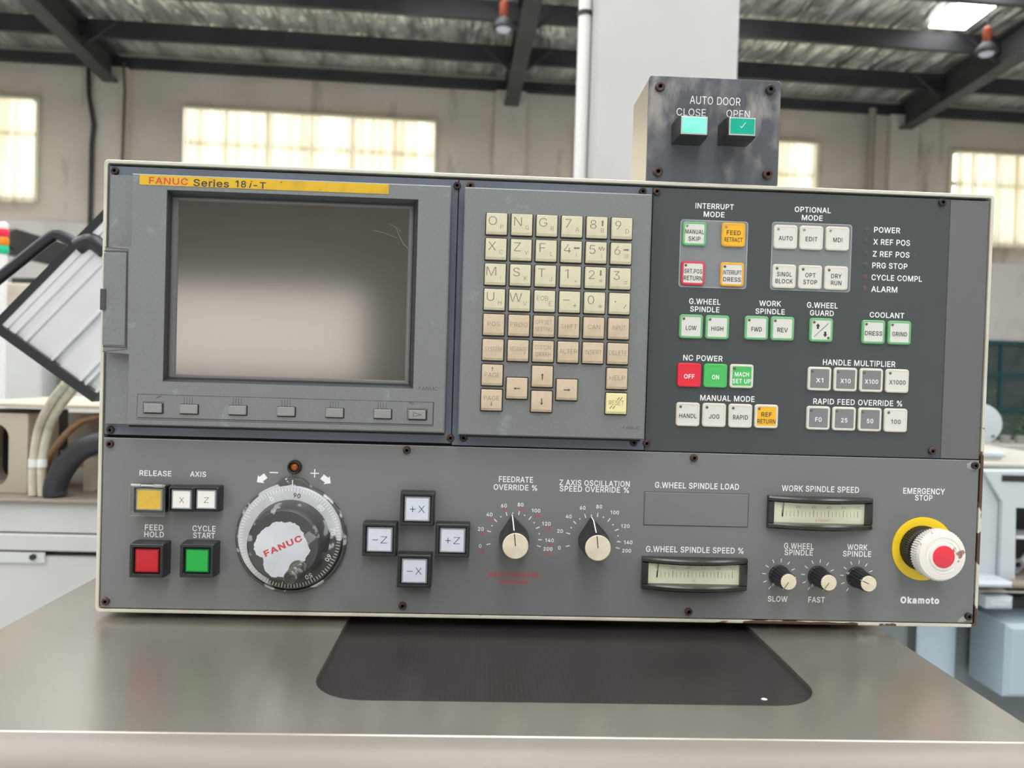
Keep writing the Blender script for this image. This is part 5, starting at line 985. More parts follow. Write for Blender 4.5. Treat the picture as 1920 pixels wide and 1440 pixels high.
dial(963.8, 1009.8, degs((498, 719), (('0', (225, 785)), ('20', (277, 660)), ('40', (330, 562)), ('60', (425, 502)), ('80', (535, 492)), ('100', (636, 533)), ('120', (707, 617)), ('140', (728, 725)), ('200', (721, 782)))), True, 96.5, 'feedrate override dial')
dial(1111.9, 1013.4, degs((1209, 736), (('0', (985, 790)), ('20', (988, 678)), ('40', (1042, 580)), ('60', (1133, 520)), ('80', (1243, 508)), ('100', (1345, 550)), ('120', (1417, 637)), ('140', (1438, 743)), ('200', (1430, 798)))), False, 96.5, 'oscillation speed dial')

# small ribbed knobs
M_pointer = mat('pointer_grey', rgb(176, 176, 170), .4)
def small_knob(cx_, cy_, ang, label):
    x, z = Q(cx_, cy_, OD); b = MB()
    for k in range(9):
        a = math.radians(234 - k * 30 - 0.0)
        if k in (0,): pass
        bar(b, x + .0112 * math.cos(a), z + .0112 * math.sin(a), x + .0142 * math.cos(a), z + .0142 * math.sin(a), .0006, TO)
    b.build('lettering', M_white, oper, recalc=False)['label'] = 'white ticks round the ' + label
    h = .0195; D = OD + h; aa = math.radians(ang); b = MB()
    def ribs(r, d, amp=.0004): return [V(x + (r + amp * (1 if k % 4 < 2 else -1)) * math.cos(2 * math.pi * k / 72), z + (r + amp * (1 if k % 4 < 2 else -1)) * math.sin(2 * math.pi * k / 72), d) for k in range(72)]
    b.loft([circ(x, z, .0088, OD, 72), circ(x, z, .0086, OD + .0012, 72), ribs(.0076, OD + .0016), ribs(.0066, D - .0008), circ(x, z, .0064, D, 72)], cap0=False)
    b.face([V(x + r * math.cos(aa + t), z + r * math.sin(aa + t), OD + .0014) for r, t in ((.0080, .18), (.0112, 0), (.0080, -.18))], 1)
    bar(b, x + .0078 * math.cos(aa), z + .0078 * math.sin(aa), x + .0067 * math.cos(aa), z + .0067 * math.sin(aa), .0006, D + .0001, 1)
    o = b.build('rotary_knob', [M_black, M_pointer], oper); o['label'] = label
    b = MB(); lathe(b, x, z, [(.0064, D - .0006), (.0063, D + .0002), (.0060, D + .0005)], 36); bar(b, x, z, x + .0060 * math.cos(aa), z + .0060 * math.sin(aa), .0005, D + .0006, 1)
    b.build('knob_cap', [M_cap, M_blackgap], o, smooth=True)
small_knob(1460.8, 1079, 235, 'ribbed knob marked SLOW'); small_knob(1534, 1080.5, 235, 'ribbed knob marked FAST'); small_knob(1606.6, 1082.3, 157, 'ribbed work spindle knob')

# meters
M_meter = mat('meter_black', rgb(40, 42, 36), 0.22); M_scale = mat('meter_scale', rgb(254, 253, 238), 0.5); M_cover = clear('meter_cover', (0.97, 0.97, 0.94, 1), 0.02)
M_scale_ink = mat('meter_ink', rgb(96, 94, 82), .6)
def meter(pxs, face, unit, label, red=False):
    x0, x1, z0, z1 = bbq(pxs, OD + .003); cx_ = (x0 + x1) / 2; hw = (x1 - x0) / 2; cz_ = (z0 + z1) / 2; hh = .0131
    fx0, fx1, fz0, fz1 = bbq(face, OD + .004); fzc = (fz0 + fz1) / 2; fh = .0085; fxc = (fx0 + fx1) / 2; fw = (fx1 - fx0) / 2
    def dep(x): return OD + .0046 + .0088 * (1 - ((x - cx_) / hw) ** 2)
    N = 24; b = MB()
    def strip(xa, xb, za, zb, n):
        rings = []
        for i in range(n + 1):
            x = xa + (xb - xa) * i / n; d = dep(x); e = .0012 if n == N else .00005
            rings.append([V(x, za, OD), V(x, za, d - e), V(x, za + e, d), V(x, zb - e, d), V(x, zb, d - e), V(x, zb, OD)])
        b.loft(rings)
    strip(cx_ - hw, cx_ + hw, cz_ - hh, fzc - fh, N); strip(cx_ - hw, cx_ + hw, fzc + fh, cz_ + hh, N)
    strip(cx_ - hw, fxc - fw, fzc - fh, fzc + fh, 3); strip(fxc + fw, cx_ + hw, fzc - fh, fzc + fh, 3)
    o = b.build('panel_meter', M_meter, oper); o['label'] = label
    b = MB(); sd = OD + .0030; b.loft([rect(fxc - fw - .001, fxc + fw + .001, fzc - fh - .001, fzc + fh + .001, d) for d in (OD + .0002, sd)])
    xa = fxc - fw + .0078 ; xb = fxc + fw - .0056
    for i in range(21):
        u = i / 20; u = u * (1.06 - .06 * u); x = xa + (xb - xa) * u; L = .0054 if i % 4 == 0 else .0044
        bar(b, x, fzc - .0012 - .0022, x, fzc - .0012 - .0022 + L, .0004 if i % 4 == 0 else .00025, sd + .00006, 1)
        if i % 4 == 0: put_text(b, str(i * 5), x, fzc + .0046, sd + .00006, None, .0022, 1, -.01)
    put_text(b, unit, fxc + (.0008 if not red else .003), fzc - .0061, sd + .00006, None, .0024, 2, -.008)
    if red: put_text(b, '-1', fxc + .0088, fzc - .0052, sd + .00006, None, .0014, 2, 0)
    b.build('scale_plate', [M_scale, M_scale_ink, M_red_ink if red else M_scale_ink], o)
    b = MB(); bar(b, xa + .0001, fzc - .0030, xa + .0007, fzc + .0082, .0006, sd + .0010); bar(b, xa - .0001, fzc - .0035, xa + .0001, fzc - .0005, .0010, sd + .0010); b.build('needle', M_blackgap, o)
    b = MB(); n = 16; rg = []
    for i in range(n + 1):
        x = fxc - fw + 2 * fw * i / n; d = dep(x) - .0012; rg.append([V(x, fzc - fh, d - .0004), V(x, fzc + fh, d - .0004), V(x, fzc + fh, d), V(x, fzc - fh, d)])
    b.loft(rg); b.build('cover', M_cover, o, smooth=True)
meter(((1205, 1043), (1400, 1043), (1399, 1109), (1204, 1109)), ((1215, 1056), (1387, 1056), (1386, 1096), (1215, 1096)), '%', 'black framed meter for grinding wheel spindle speed')
meter(((1441.5, 928), (1636, 928), (1633, 996), (1440, 996)), ((1450.5, 943), (1622, 943), (1621, 981), (1450, 981)), 'X10min', 'black framed meter for work spindle speed', True)
# blanking plate
x0, x1, z0, z1 = bbq(((1208, 922.5), (1404.5, 928), (1402, 989), (1207.5, 984)), OD); z0, z1 = Q(1305, 987.2, OD)[1], Q(1305, 923.6, OD)[1]
b = MB(); b.loft([rect(x0, x1, z0, z1, OD + .00004)], 1, cap0=False); b.loft([rect(x0 + .0005, x1 - .0006, z0 + .0006, z1 - .0005, OD), rect(x0 + .0005, x1 - .0006, z0 + .0006, z1 - .0005, OD + .0002), rect(x0 + .0008, x1 - .0009, z0 + .0009, z1 - .0008, OD + .0005)], 0, cap0=False)
b.build('blanking_plate', [M_panel, M_groove], oper)

# emergency stop
M_yel = mat('disc_yellow', rgb(236, 200, 22), 0.4); M_estop = mat('head_white', rgb(232, 226, 220), 0.4, noise=(95, rgb(156, 118, 102), .60, .64)); M_estop_red = mat('head_red', rgb(224, 54, 70), .4)
x, z = Q(1730.5, 1029, OD + .0006); b = MB(); lathe(b, x, z, [(.0262, OD), (.0262, OD + .0009), (.0258, OD + .0011), (.012, OD + .0011)], 64); yd = b.build('emergency_stop', M_yel, oper, smooth=True); yd['label'] = 'emergency stop on a yellow disc with a worn white head'
b = MB(); n = 120; H = .0300; hxh, hzh = Q(1770, 1043.5, OD + H + .002)
x, z = hxh, hzh - .0004
def kn(r, d, amp): return [V(x + (r + amp * (k % 2)) * math.cos(2 * math.pi * k / n), z + (r + amp * (k % 2)) * math.sin(2 * math.pi * k / n), d) for k in range(n)]
b.loft([kn(.0182, OD + .001, .0006), kn(.0178, OD + .010, .0006), circ(x, z, .0168, OD + .0112, n), circ(x, z, .0150, OD + .0118, n), circ(x, z, .0140, OD + .020, n), circ(x, z, .0130, OD + .024, n)], cap0=False); b.build('barrel', M_black2, yd)
b = MB(); D = OD + H
b.loft([circ(x, z, .0135, OD + .019, n), kn(.0192, OD + .0195, .0012), kn(.0196, D - .0035, .0012), circ(x, z, .0198, D - .0020, n), circ(x, z, .0186, D, n), circ(x, z, .0150, D + .0006, n), circ(x, z, .0148, D + .0003, n), circ(x, z, .0112, D + .0008, n), circ(x, z, .0108, D + .0014, n), circ(x, z, .0088, D + .0016, n)], cap0=True)
for k in range(3):
    a0 = math.radians(20 + 120 * k); pts = [(.0128, a0 + j * .12) for j in range(9)]
    for j in range(8): bar(b, x + pts[j][0] * math.cos(pts[j][1]), z + pts[j][0] * math.sin(pts[j][1]), x + pts[j + 1][0] * math.cos(pts[j + 1][1]), z + pts[j + 1][0] * math.sin(pts[j + 1][1]), .0010, D + .0010, 1)
hd = b.build('mushroom_head', [M_estop, mat('arrow_white', rgb(246, 246, 244), .4)], yd, smooth=True)
b = MB(); lathe(b, x, z, [(.0089, D + .001), (.0088, D + .0020), (.0082, D + .0023)], 36); b.build('red_centre', M_estop_red, yd, smooth=True)
M_bare = mat('bare_steel', rgb(176, 176, 170), .4, .5, noise=(90, rgb(130, 130, 126), .4, .7))
b = MB()
for cx_, cy_, rx_, rz_, rot in ((1826, 873, .0062, .0036, 0), (1808, 1160, .0062, .0022, 25), (198, 1124, .0036, .0014, 20)):
    x, z = Q(cx_, cy_, TO); b.loft([[V(x + rx_ * (1 + .15 * math.sin(k * 2.3)) * math.cos(2 * math.pi * k / 20) * math.cos(math.radians(rot)) - rz_ * math.sin(2 * math.pi * k / 20) * math.sin(math.radians(rot)),
                                    z + rx_ * (1 + .15 * math.sin(k * 2.3)) * math.cos(2 * math.pi * k / 20) * math.sin(math.radians(rot)) + rz_ * math.sin(2 * math.pi * k / 20) * math.cos(math.radians(rot)), TO) for k in range(20)]], cap0=False)
b.build('chipped_paint', M_bare, oper, recalc=False)
for px, py, m in ((204.5, 832.5, M_screw), (762.5, 844.5, M_screw), (1302, 859, M_screw), (1830.5, 873.5, M_screw_dk), (196.5, 1128.5, M_screw), (754.5, 1136.5, M_screw), (1292, 1147.5, M_screw), (1818, 1157, M_screw_dk)): screw(oper, px, py, OD, m)

# ------------------------------------------------------------------ door button box standing on the console
M_box = mat('box_grey', rgb(88, 91, 97), 0.2, spec=0.6, noise=((55, rgb(150, 146, 144), .47, .64, (1, 1, .5)), (14, rgb(90, 94, 101), .46, .58)), bump=(260, .5, None, .0005))
M_boxside = mat('box_side', rgb(190, 182, 166), 0.3, .35)
YBX = 0.004
bx0 = at(1214.5, 240, YBX).x; bx1 = at(1461.5, 250, YBX).x; bz1 = at(1340, 146.5, YBX).z; bz0 = Z_TOP
box = thing('door_button_box', ((bx0 + bx1) / 2, YBX + .035, Z_TOP), 'scuffed grey AUTO DOOR button box with two green buttons, standing on the console', 'control box')
b = MB(); b.box(bx0 + .0008, bx1 - .0008, YBX + .0030, YBX + .07, bz0, bz1 - .001, 0, .001); b.build('box_body', M_boxside, box)
d = -YBX
b = MB(); b.loft([RR(bx0, bx1, bz0, bz1, d - .0028, .0025), RR(bx0, bx1, bz0, bz1, d - .0004, .0025), RR(bx0 + .0004, bx1 - .0004, bz0 + .0004, bz1 - .0004, d, .0022)]); fp = b.build('front_plate', M_box, box)
for ls in ((('AUTO DOOR', 1341, 189, 95, 15),), (('CLOSE', 1296, 210.5, 55, 14),), (('OPEN', 1384, 213.5, 44, 14),)):
    lettering(box, ls, d + .0001, bold=-.002, label='white engraved lettering ' + ls[0][0])
M_green_pale = mat('lens_green_pale', rgb(140, 246, 220), .3, noise=(60, rgb(90, 220, 190), .5, .75)); M_green_deep = mat('lens_green_deep', rgb(16, 168, 142), .3, noise=(70, rgb(150, 220, 200), .66, .74))  # neither lens glows; the pale one's brightness is in its colour
M_chrome = mat('lens_border', rgb(200, 206, 208), .15, .3)
for px, py, m, lab in ((1301.5, 235.5, M_green_pale, 'pale green CLOSE button'), (1391.5, 237.5, M_green_deep, 'deep green OPEN button')):
    h = .024; D = d + h; x, z = Q(px, py, D); a, c_ = .0114, .0079
    b = MB(); b.loft([RR(x - a - .0006, x + a + .0006, z - c_ - .0006, z + c_ + .0006, d, .0008), RR(x - a - .0006, x + a + .0006, z - c_ - .0006, z + c_ + .0006, d + h * .6, .0008), RR(x - a, x + a, z - c_, z + c_, D - .001, .0008), RR(x - a + .0006, x + a - .0006, z - c_ + .0006, z + c_ - .0006, D, .0006)], cap0=False)
    o = b.build('push_button', M_black, box); o['label'] = lab
    b = MB(); e = .0009
    b.loft([RR(x - a + e, x + a - e, z - c_ + e, z + c_ - e, D - .001, .0005), RR(x - a + e, x + a - e, z - c_ + e, z + c_ - e, D + .0006, .0005), RR(x - a + e + .0009, x + a - e - .0009, z - c_ + e + .0009, z + c_ - e - .0009, D + .0009, .0004), RR(x - a + e + .001, x + a - e - .001, z - c_ + e + .001, z + c_ - e - .001, D + .0009, .0004)], 1, cap0=False, ms=[1, 1, 1, 0])
    if m is M_green_deep:
        bar(b, x - .0018, z + .0002, x - .0006, z - .0012, .0004, D + .00095, 2); bar(b, x - .0006, z - .0012, x + .0024, z + .0032, .0004, D + .00095, 2)
    b.build('lens', [m, M_chrome, M_white], o)
for px, py, m in ((1238.5, 161, M_screw), (1446, 166.5, M_screw_dk), (1234.5, 320.5, M_screw), (1440.5, 326, M_screw)): screw(box, px, py, d, m, .0040, .003)
# ------------------------------------------------------------------ metal cabinet under the console
Z_TAB = ZB0 - 0.005
M_brush = mat('brushed_metal', rgb(176, 171, 162), 0.27, 0.78, noise=(6, rgb(164, 159, 150), .4, .7), bump=(320, .10, (.05, 1.0, 1.0), .0006))
M_beige = mat('cabinet_beige', rgb(130, 124, 116), 0.4, noise=(5, rgb(124, 118, 110), .4, .7))
M_smoke = mat('smoked_cover', rgb(46, 42, 41), 0.3, spec=.5)
def grid_mat():
    m = M_smoke; nt = m.node_tree; b = nt.nodes['Principled BSDF']; tc = nt.nodes.new('ShaderNodeTexCoord')
    br = nt.nodes.new('ShaderNodeTexBrick'); br.offset = 0; br.inputs['Scale'].default_value = 1.0; br.inputs['Brick Width'].default_value = .0032; br.inputs['Row Height'].default_value = .0032
    br.inputs['Mortar Size'].default_value = .00022; br.inputs['Color1'].default_value = rgb(50, 45, 45); br.inputs['Color2'].default_value = rgb(53, 47, 46); br.inputs['Mortar'].default_value = rgb(30, 27, 27)
    nt.links.new(tc.outputs['Object'], br.inputs['Vector']); nt.links.new(br.outputs['Color'], b.inputs['Base Color'])
grid_mat()
cabx0, cabx1, caby0, caby1 = -0.0575, 0.6425, -0.190, 0.36
cab = thing('machine_cabinet', (.29, .1, 0.0), 'beige cabinet with a brushed metal top and a smoked dark window, under the console', 'machine')
wx0, wx1, wy0, wy1, wr = 0.1985, 0.5305, -0.1437, 0.22, 0.036
b = MB()
def hrr(x0, x1, y0, y1, r, z, n=8):
    pts = []
    for cx_, cy_, a0 in ((x1 - r, y0 + r, -90), (x1 - r, y1 - r, 0), (x0 + r, y1 - r, 90), (x0 + r, y0 + r, 180)):
        for k in range(n + 1):
            a = math.radians(a0 + 90 * k / n); pts.append((cx_ + r * math.cos(a), cy_ + r * math.sin(a), z))
    return pts
OUT = lambda z, e=0: hrr(cabx0 + e, cabx1 - e, caby0 + e, caby1 - e, .0015, z)
IN = lambda z: hrr(wx0, wx1, wy0, wy1, wr, z)
b.loft([IN(Z_TAB - .010), IN(Z_TAB - .0004), hrr(wx0 - .0005, wx1 + .0005, wy0 - .0005, wy1 + .0005, wr, Z_TAB), OUT(Z_TAB, .0015), OUT(Z_TAB - .0012), OUT(Z_TAB - .012)], cap0=False, cap1=False)
b.build('top_plate', M_brush, cab)
b = MB(); b.loft([hrr(wx0, wx1, wy0, wy1, wr, Z_TAB - .010), hrr(wx0, wx1, wy0, wy1, wr, Z_TAB - .0035)]); b.build('smoked_window', M_smoke, cab)['label'] = 'smoked dark window with a fine grid'
b = MB(); b.loft([[(.4935 + .0020 * math.cos(2 * math.pi * k / 16), -.1265 + .0016 * math.sin(2 * math.pi * k / 16), z) for k in range(16)] for z in (Z_TAB - .0036, Z_TAB - .0032)]); 
b.build('paint_speck', M_btn, cab)
# body with a rounded front lip
b = MB(); prof = []
for k in range(9):
    a = math.radians(90 + 90 * k / 8); prof.append((caby0 - .006 + .020 * math.cos(a), Z_TAB - .0205 + .020 * math.sin(a)))
prof = [(caby0 + .004, Z_TAB - .0005)] + prof + [(caby0 - .026, .70)]
prof += [(caby0 + .004, .70)]
b.loft([[(x, y, z) for y, z in prof] for x in (cabx0 - .001, cabx1 + .001)])
b.build('front_panel', M_beige, cab, smooth=True)
b = MB(); b.box(cabx0, cabx1, caby0 + .0045, caby1, 0.0, Z_TAB - .0125); b.build('cabinet_body', M_beige, cab)

# ------------------------------------------------------------------ machines behind, on the signal tower side
M_white_m = mat('machine_white', rgb(198, 200, 198), 0.45, noise=(1.5, rgb(186, 187, 183), .4, .7)); M_cream_m = mat('machine_cream', rgb(190, 180, 164), .55, noise=(2.5, rgb(168, 158, 142), .4, .7))
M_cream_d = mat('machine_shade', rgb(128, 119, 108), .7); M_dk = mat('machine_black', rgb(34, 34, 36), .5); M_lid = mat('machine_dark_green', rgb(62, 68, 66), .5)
YM = 1.0
zt1 = at(90, 936, YM).z
bed = thing('machine_bed', (-1.0, YM + .3, 0), 'long white machine bed with a bolted hatch, behind the console', 'machine')
x0, x1 = -2.2, 0.02
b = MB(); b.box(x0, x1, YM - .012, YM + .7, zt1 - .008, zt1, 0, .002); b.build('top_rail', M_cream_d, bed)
zz = [at(90, y, YM).z for y in (944, 999, 1001.5, 1033)]
b = MB(); b.box(x0, x1, YM, YM + .7, zz[1], zt1 - .008, 0, .002); b.build('upper_cover', M_white_m, bed)
b = MB(); b.box(x0, x1, YM - .004, YM + .7, zz[3], zz[2], 0, .003); b.build('lower_cover', M_white_m, bed)
b = MB(); b.box(x0, x1, YM + .02, YM + .68, zz[3] - .012, zz[3]); b.build('seam', M_dk, bed)
b = MB(); b.box(x0, x1, YM + .004, YM + .7, 0, zz[3] - .012, 0, .003); b.build('bed_body', M_white_m, bed)
hp = at(84, 1057, YM); hq = at(84, 1036, YM)
b = MB(); b.box(hp.x - .7, hp.x, YM - .002, YM + .004, hp.z, hq.z, 0, .0018); h_ = b.build('hatch', M_white_m, bed)
c_ = at(64, 1043.5, YM); b = MB(); b.loft([circ(c_.x, c_.z, r, d, 14) for r, d in ((.006, -YM - .0), (.006, -YM + .008), (.003, -YM + .009))], cap0=False); b.build('bolt', M_dk, h_, smooth=True)

YC = 1.06
zf = at(90, 935, YC).z - .02
cst = thing('machine_casting', (at(30, 850, YC).x, YC + .2, zt1), 'cream cast machine frame with a dark rounded opening, standing on the white bed', 'machine')
def pbox(pa, pb, y0, y1, name, m, parent, b_=.006):
    A_ = at(*pa, y0); B2 = at(*pb, y0); q = MB(); q.box(min(A_.x, B2.x), max(A_.x, B2.x), y0, y1, min(A_.z, B2.z), max(A_.z, B2.z), 0, b_); return q.build(name, m, parent)
A_ = at(-90, 772, YC); B2 = at(53, 772, YC); z0_ = zt1 + .001; b = MB()
hx0_, hx1_, hz0_, hz1_ = at(-60, 850, YC).x, at(16, 850, YC).x, z0_ + .012, at(0, 794, YC).z
def yr(x0, x1, z0, z1, r, y): return [(p[0], y, p[2]) for p in RR(x0, x1, z0, z1, 0, r, 5)]
b.loft([yr(A_.x, B2.x, z0_, A_.z, .004, YC + .12), yr(A_.x, B2.x, z0_, A_.z, .004, YC), yr(hx0_, hx1_, hz0_, hz1_, .03, YC), yr(hx0_, hx1_, hz0_, hz1_, .03, YC + .12)], closed=True)
b.build('upright', M_cream_m, cst)
b = MB(); b.box(A_.x, B2.x, YC + .121, YC + .16, z0_, A_.z); b.build('inside', M_dk, cst)
pbox((-90, 755), (330, 771), YC - .012, YC + .4, 'top_slab', M_cream_m, cst)
pbox((110, 845), (330, 862), YC + .12, YC + .4, 'ledge', M_cream_m, cst); 
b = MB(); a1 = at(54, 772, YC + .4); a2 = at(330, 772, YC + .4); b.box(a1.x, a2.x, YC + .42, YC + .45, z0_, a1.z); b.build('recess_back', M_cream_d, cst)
b = MB(); a1 = at(148, 862, YC + .02); b.box(a1.x, a1.x + .02, YC + .04, YC + .4, z0_, a1.z); b.build('rib', M_cream_m, cst)
# hoses
M_hose = mat('hose_clear', rgb(204, 198, 180), .22, spec=.6, noise=(30, rgb(176, 168, 146), .4, .7)); M_hoseb = mat('hose_brown', rgb(128, 84, 52), .4, noise=(14, rgb(156, 132, 104), .5, .7)); M_hosek = mat('hose_black', rgb(38, 41, 47), .5)
def smooth_pts(ctrl, n=8):
    P_ = [Vector(c) for c in ctrl]; out = []
    for i in range(len(P_) - 1):
        p0 = P_[max(i - 1, 0)]; p1 = P_[i]; p2 = P_[i + 1]; p3 = P_[min(i + 2, len(P_) - 1)]
        for k in range(n):
            t = k / n; out.append(0.5 * ((2 * p1) + (-p0 + p2) * t + (2 * p0 - 5 * p1 + 4 * p2 - p3) * t * t + (-p0 + 3 * p1 - 3 * p2 + p3) * t ** 3))
    return out + [P_[-1]]
def hose(pxs, Y, rpx, m, lab, endz=True):
    pts = [at(a, c, y) for (a, c), y in zip(pxs, Y if isinstance(Y, (list, tuple)) else [Y] * len(pxs))]
    if endz: pts[0].z = zt1 + .002
    b = MB(); b.tube(smooth_pts(pts), rpx / F_PX * 1.8, 14); return tag(b.build('hose', m, smooth=True), lab, 'hose')
YH = 1.028
h1 = hose(((61, 945), (61, 900), (63, 862), (74, 800), (98, 752), (122, 722), (140, 700)), [YH] * 3 + [1.01, .94, .84, .72], 7, M_hose, 'thick pale clear hose hanging from the aluminium enclosure, the one beside the cream upright')
h2 = hose(((79, 945), (78, 900), (79, 862), (92, 800), (114, 760), (136, 732), (152, 712)), [YH] * 3 + [1.01, .94, .84, .72], 7, M_hose, 'thick pale clear hose hanging from the aluminium enclosure, the one beside the black hose')
for h_, px in ((h1, 62.5), (h2, 79)):
    c_ = at(px, 868, YH); b = MB(); r = 7.6 / F_PX * 1.8; b.loft([[(c_.x + r * math.cos(2 * math.pi * k / 16), YH + r * math.sin(2 * math.pi * k / 16), c_.z + dz) for k in range(16)] for dz in (-.009, .009)]); b.build('cable_tie', M_pvc, h_)
hose(((84, 945), (88, 870), (112, 828), (150, 792), (190, 780), (260, 778)), 1.075, 6, M_hoseb, 'brown stained hose curving up under the cream slab')
hose(((104, 945), (104, 915), (116, 884), (146, 848), (186, 830), (260, 826)), 1.030, 18.5, M_hosek, 'fat black hose bending out from the white bed')
# white cabinet further back
YW2 = 3.2
w2 = thing('machine_housing', (at(60, 700, YW2).x, YW2 + .4, 0), 'pale grey machine housing standing behind the cream casting', 'machine')
def gbox(p0, x1p, y0, y1, name, m, parent, zbot=0.0, b_=.01):
    A_ = at(*p0, y0); X1 = at(x1p, p0[1], y0).x; q = MB(); q.box(A_.x, X1, y0, y1, zbot, A_.z, 0, b_); return q.build(name, m, parent)
gbox((-140, 612), 78, YW2, YW2 + .8, 'cabinet', M_white_m, w2)
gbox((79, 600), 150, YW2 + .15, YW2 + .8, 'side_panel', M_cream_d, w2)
gbox((128, 610), 420, YW2 + .05, YW2 + .8, 'cabinet', M_white_m, w2)
# dark milling machine far behind
YD = 7.0
dm = thing('milling_machine', (at(50, 560, YD).x, YD + .5, 0), 'dark machine far behind the aluminium enclosure, near the white wall', 'machine')
gbox((20, 520), 70, YD, YD + .9, 'column', M_lid, dm)
b = MB(); p = at(20, 480, YD); q_ = at(84, 445, YD); b.box(p.x, q_.x, YD - .5, YD + .5, p.z, q_.z, 0, .04); b.box(at(62, 490, YD).x, q_.x, YD - .5, YD + .3, at(62, 490, YD).z, p.z, 0, .02); b.build('head', M_dk, dm)
gbox((8, 530), 57, YD - 1.4, YD - .6, 'control_cabinet', M_cream_m, dm)
# signal tower
YS = 2.6; c_ = at(3.5, 610, YS)
tw = thing('signal_tower', (c_.x, YS, 0), 'red, amber and green signal tower on a thin white pole', 'signal light')
def vcyl(prof, name, m, parent, n=20, lab=None):
    b = MB(); b.loft([[(c_.x + r * math.cos(2 * math.pi * k / n), YS + r * math.sin(2 * math.pi * k / n), z) for k in range(n)] for r, z in prof]); o = b.build(name, m, parent, smooth=True)
    if lab: o['label'] = lab
    return o
k_ = (YS + .62) / F_PX; zs = [at(3, y, YS).z for y in (429, 444, 445, 460, 461, 476, 477)]
for i, (m, l) in enumerate(((mat('lens_signal_red', rgb(232, 40, 74), .3), 'red lens'), (mat('lens_signal_amber', rgb(236, 136, 20), .3), 'amber lens'), (mat('lens_signal_green', rgb(20, 190, 140), .3), 'green lens'))):
    r = 9 * k_; a, z = zs[2 * i], zs[2 * i + 1]; vcyl([(r * .9, z), (r, z + .1 * (a - z)), (r, z + .85 * (a - z)), (r * .9, a)], 'signal_lens', m, tw, lab=l)
vcyl([(7 * k_, 0), (7 * k_, zs[6])], 'pole', M_pvc, tw); vcyl([(8 * k_, zs[0]), (8 * k_, zs[0] + .02), (3 * k_, zs[0] + .028)], 'top_cap', M_pvc, tw)

# aluminium control enclosure with a black handle
YP = 0.55
M_alu = mat('aluminium', rgb(226, 228, 232), .36, .35, noise=(3, rgb(204, 206, 212), .4, .7)); M_blk = mat('enclosure_black', rgb(30, 33, 38), .35)
P0 = at(8, 613, YP); e1 = at(152, 466, YP) - P0; e2 = at(186, 740, YP) - P0
L1 = e1.length * 1.55; e1.normalize(); L2 = e2.length; u2 = e2.normalized()
pend = thing('control_enclosure', (P0.x + .1, YP + .05, P0.z), 'ribbed aluminium control enclosure with a black tube handle, tilted behind the console', 'enclosure')
prof = [(0, .010), (.055, .010), (.06, .0075), (.075, .0075), (.08, .010), (.135, .010), (.145, .0065), (.21, .0065), (.225, .010), (.25, .010), (.265, .0075), (.50, .0075), (.515, .011), (.53, .011), (.535, .004), (.59, .0035), (.60, .009), (.80, .009), (.81, .012), (.83, .012), (.834, .007), (.86, .007), (.865, .012), (.885, .012), (.895, .004), (.96, .004), (.975, .012), (1.0, .012)]
b = MB(); back = [(1.0, -.10), (0, -.10)]
def pp(s, t, h): return P0 + e1 * s + u2 * (t * L2) + Vector((0, -h, 0))
b.loft([[pp(s, t, h) for t, h in prof + back] for s in (0.004, L1)])
b.build('ribbed_body', M_alu, pend)
b = MB(); b.loft([[pp(s, t, h) for t, h in ((-.012, -.105), (-.012, .014), (1.03, .016), (1.03, -.105))] for s in (-.010, .0039)]); b.build('end_frame', M_blk, pend)
b = MB(); b.loft([[pp(s, t, h) for t, h in ((-.065, -.1), (-.065, .012), (-.0005, .012), (-.0005, -.1))] for s in (.0045, L1)]); b.build('edge_strip', M_blk, pend)
q0, q1, q2 = at(147, 459, YP), at(105, 437, YP), at(-30, 543, YP)
b = MB(); b.tube(smooth_pts([q0 + Vector((.012, 0, -.006)), q0, q0.lerp(q1, .85), q1.lerp(q2, .08), q1.lerp(q2, .5), q2, at(-60, 560, YP), at(-20, 600, YP), at(6, 616, YP)], 6), .0085, 12); b.build('handle', M_blk, pend, smooth=True)
b = MB(); b.tube(smooth_pts([at(146, 463, YP - .008), at(160, 455, YP - .008), at(176, 454, YP - .008), at(198, 470, YP - .008)]), .0125, 14); b.build('corner_joint', M_blk, pend, smooth=True)

# ------------------------------------------------------------------ pale machine behind, on the emergency stop side
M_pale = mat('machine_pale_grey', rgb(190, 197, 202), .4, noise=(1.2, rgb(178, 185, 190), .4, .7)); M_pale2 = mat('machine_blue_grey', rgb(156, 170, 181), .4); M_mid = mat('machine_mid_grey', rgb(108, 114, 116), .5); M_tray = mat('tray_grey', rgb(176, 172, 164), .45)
YG = 1.5
gm_ = thing('grinding_machine', (at(1880, 1000, YG).x, YG + .4, 0), 'pale grey grinding machine with a round white wheel guard, behind the emergency stop', 'machine')
def gb(pa, pb, y0, y1, name, m, b_=.006, parent=None):
    return pbox(pa, pb, y0, y1, name, m, parent or gm_, b_)
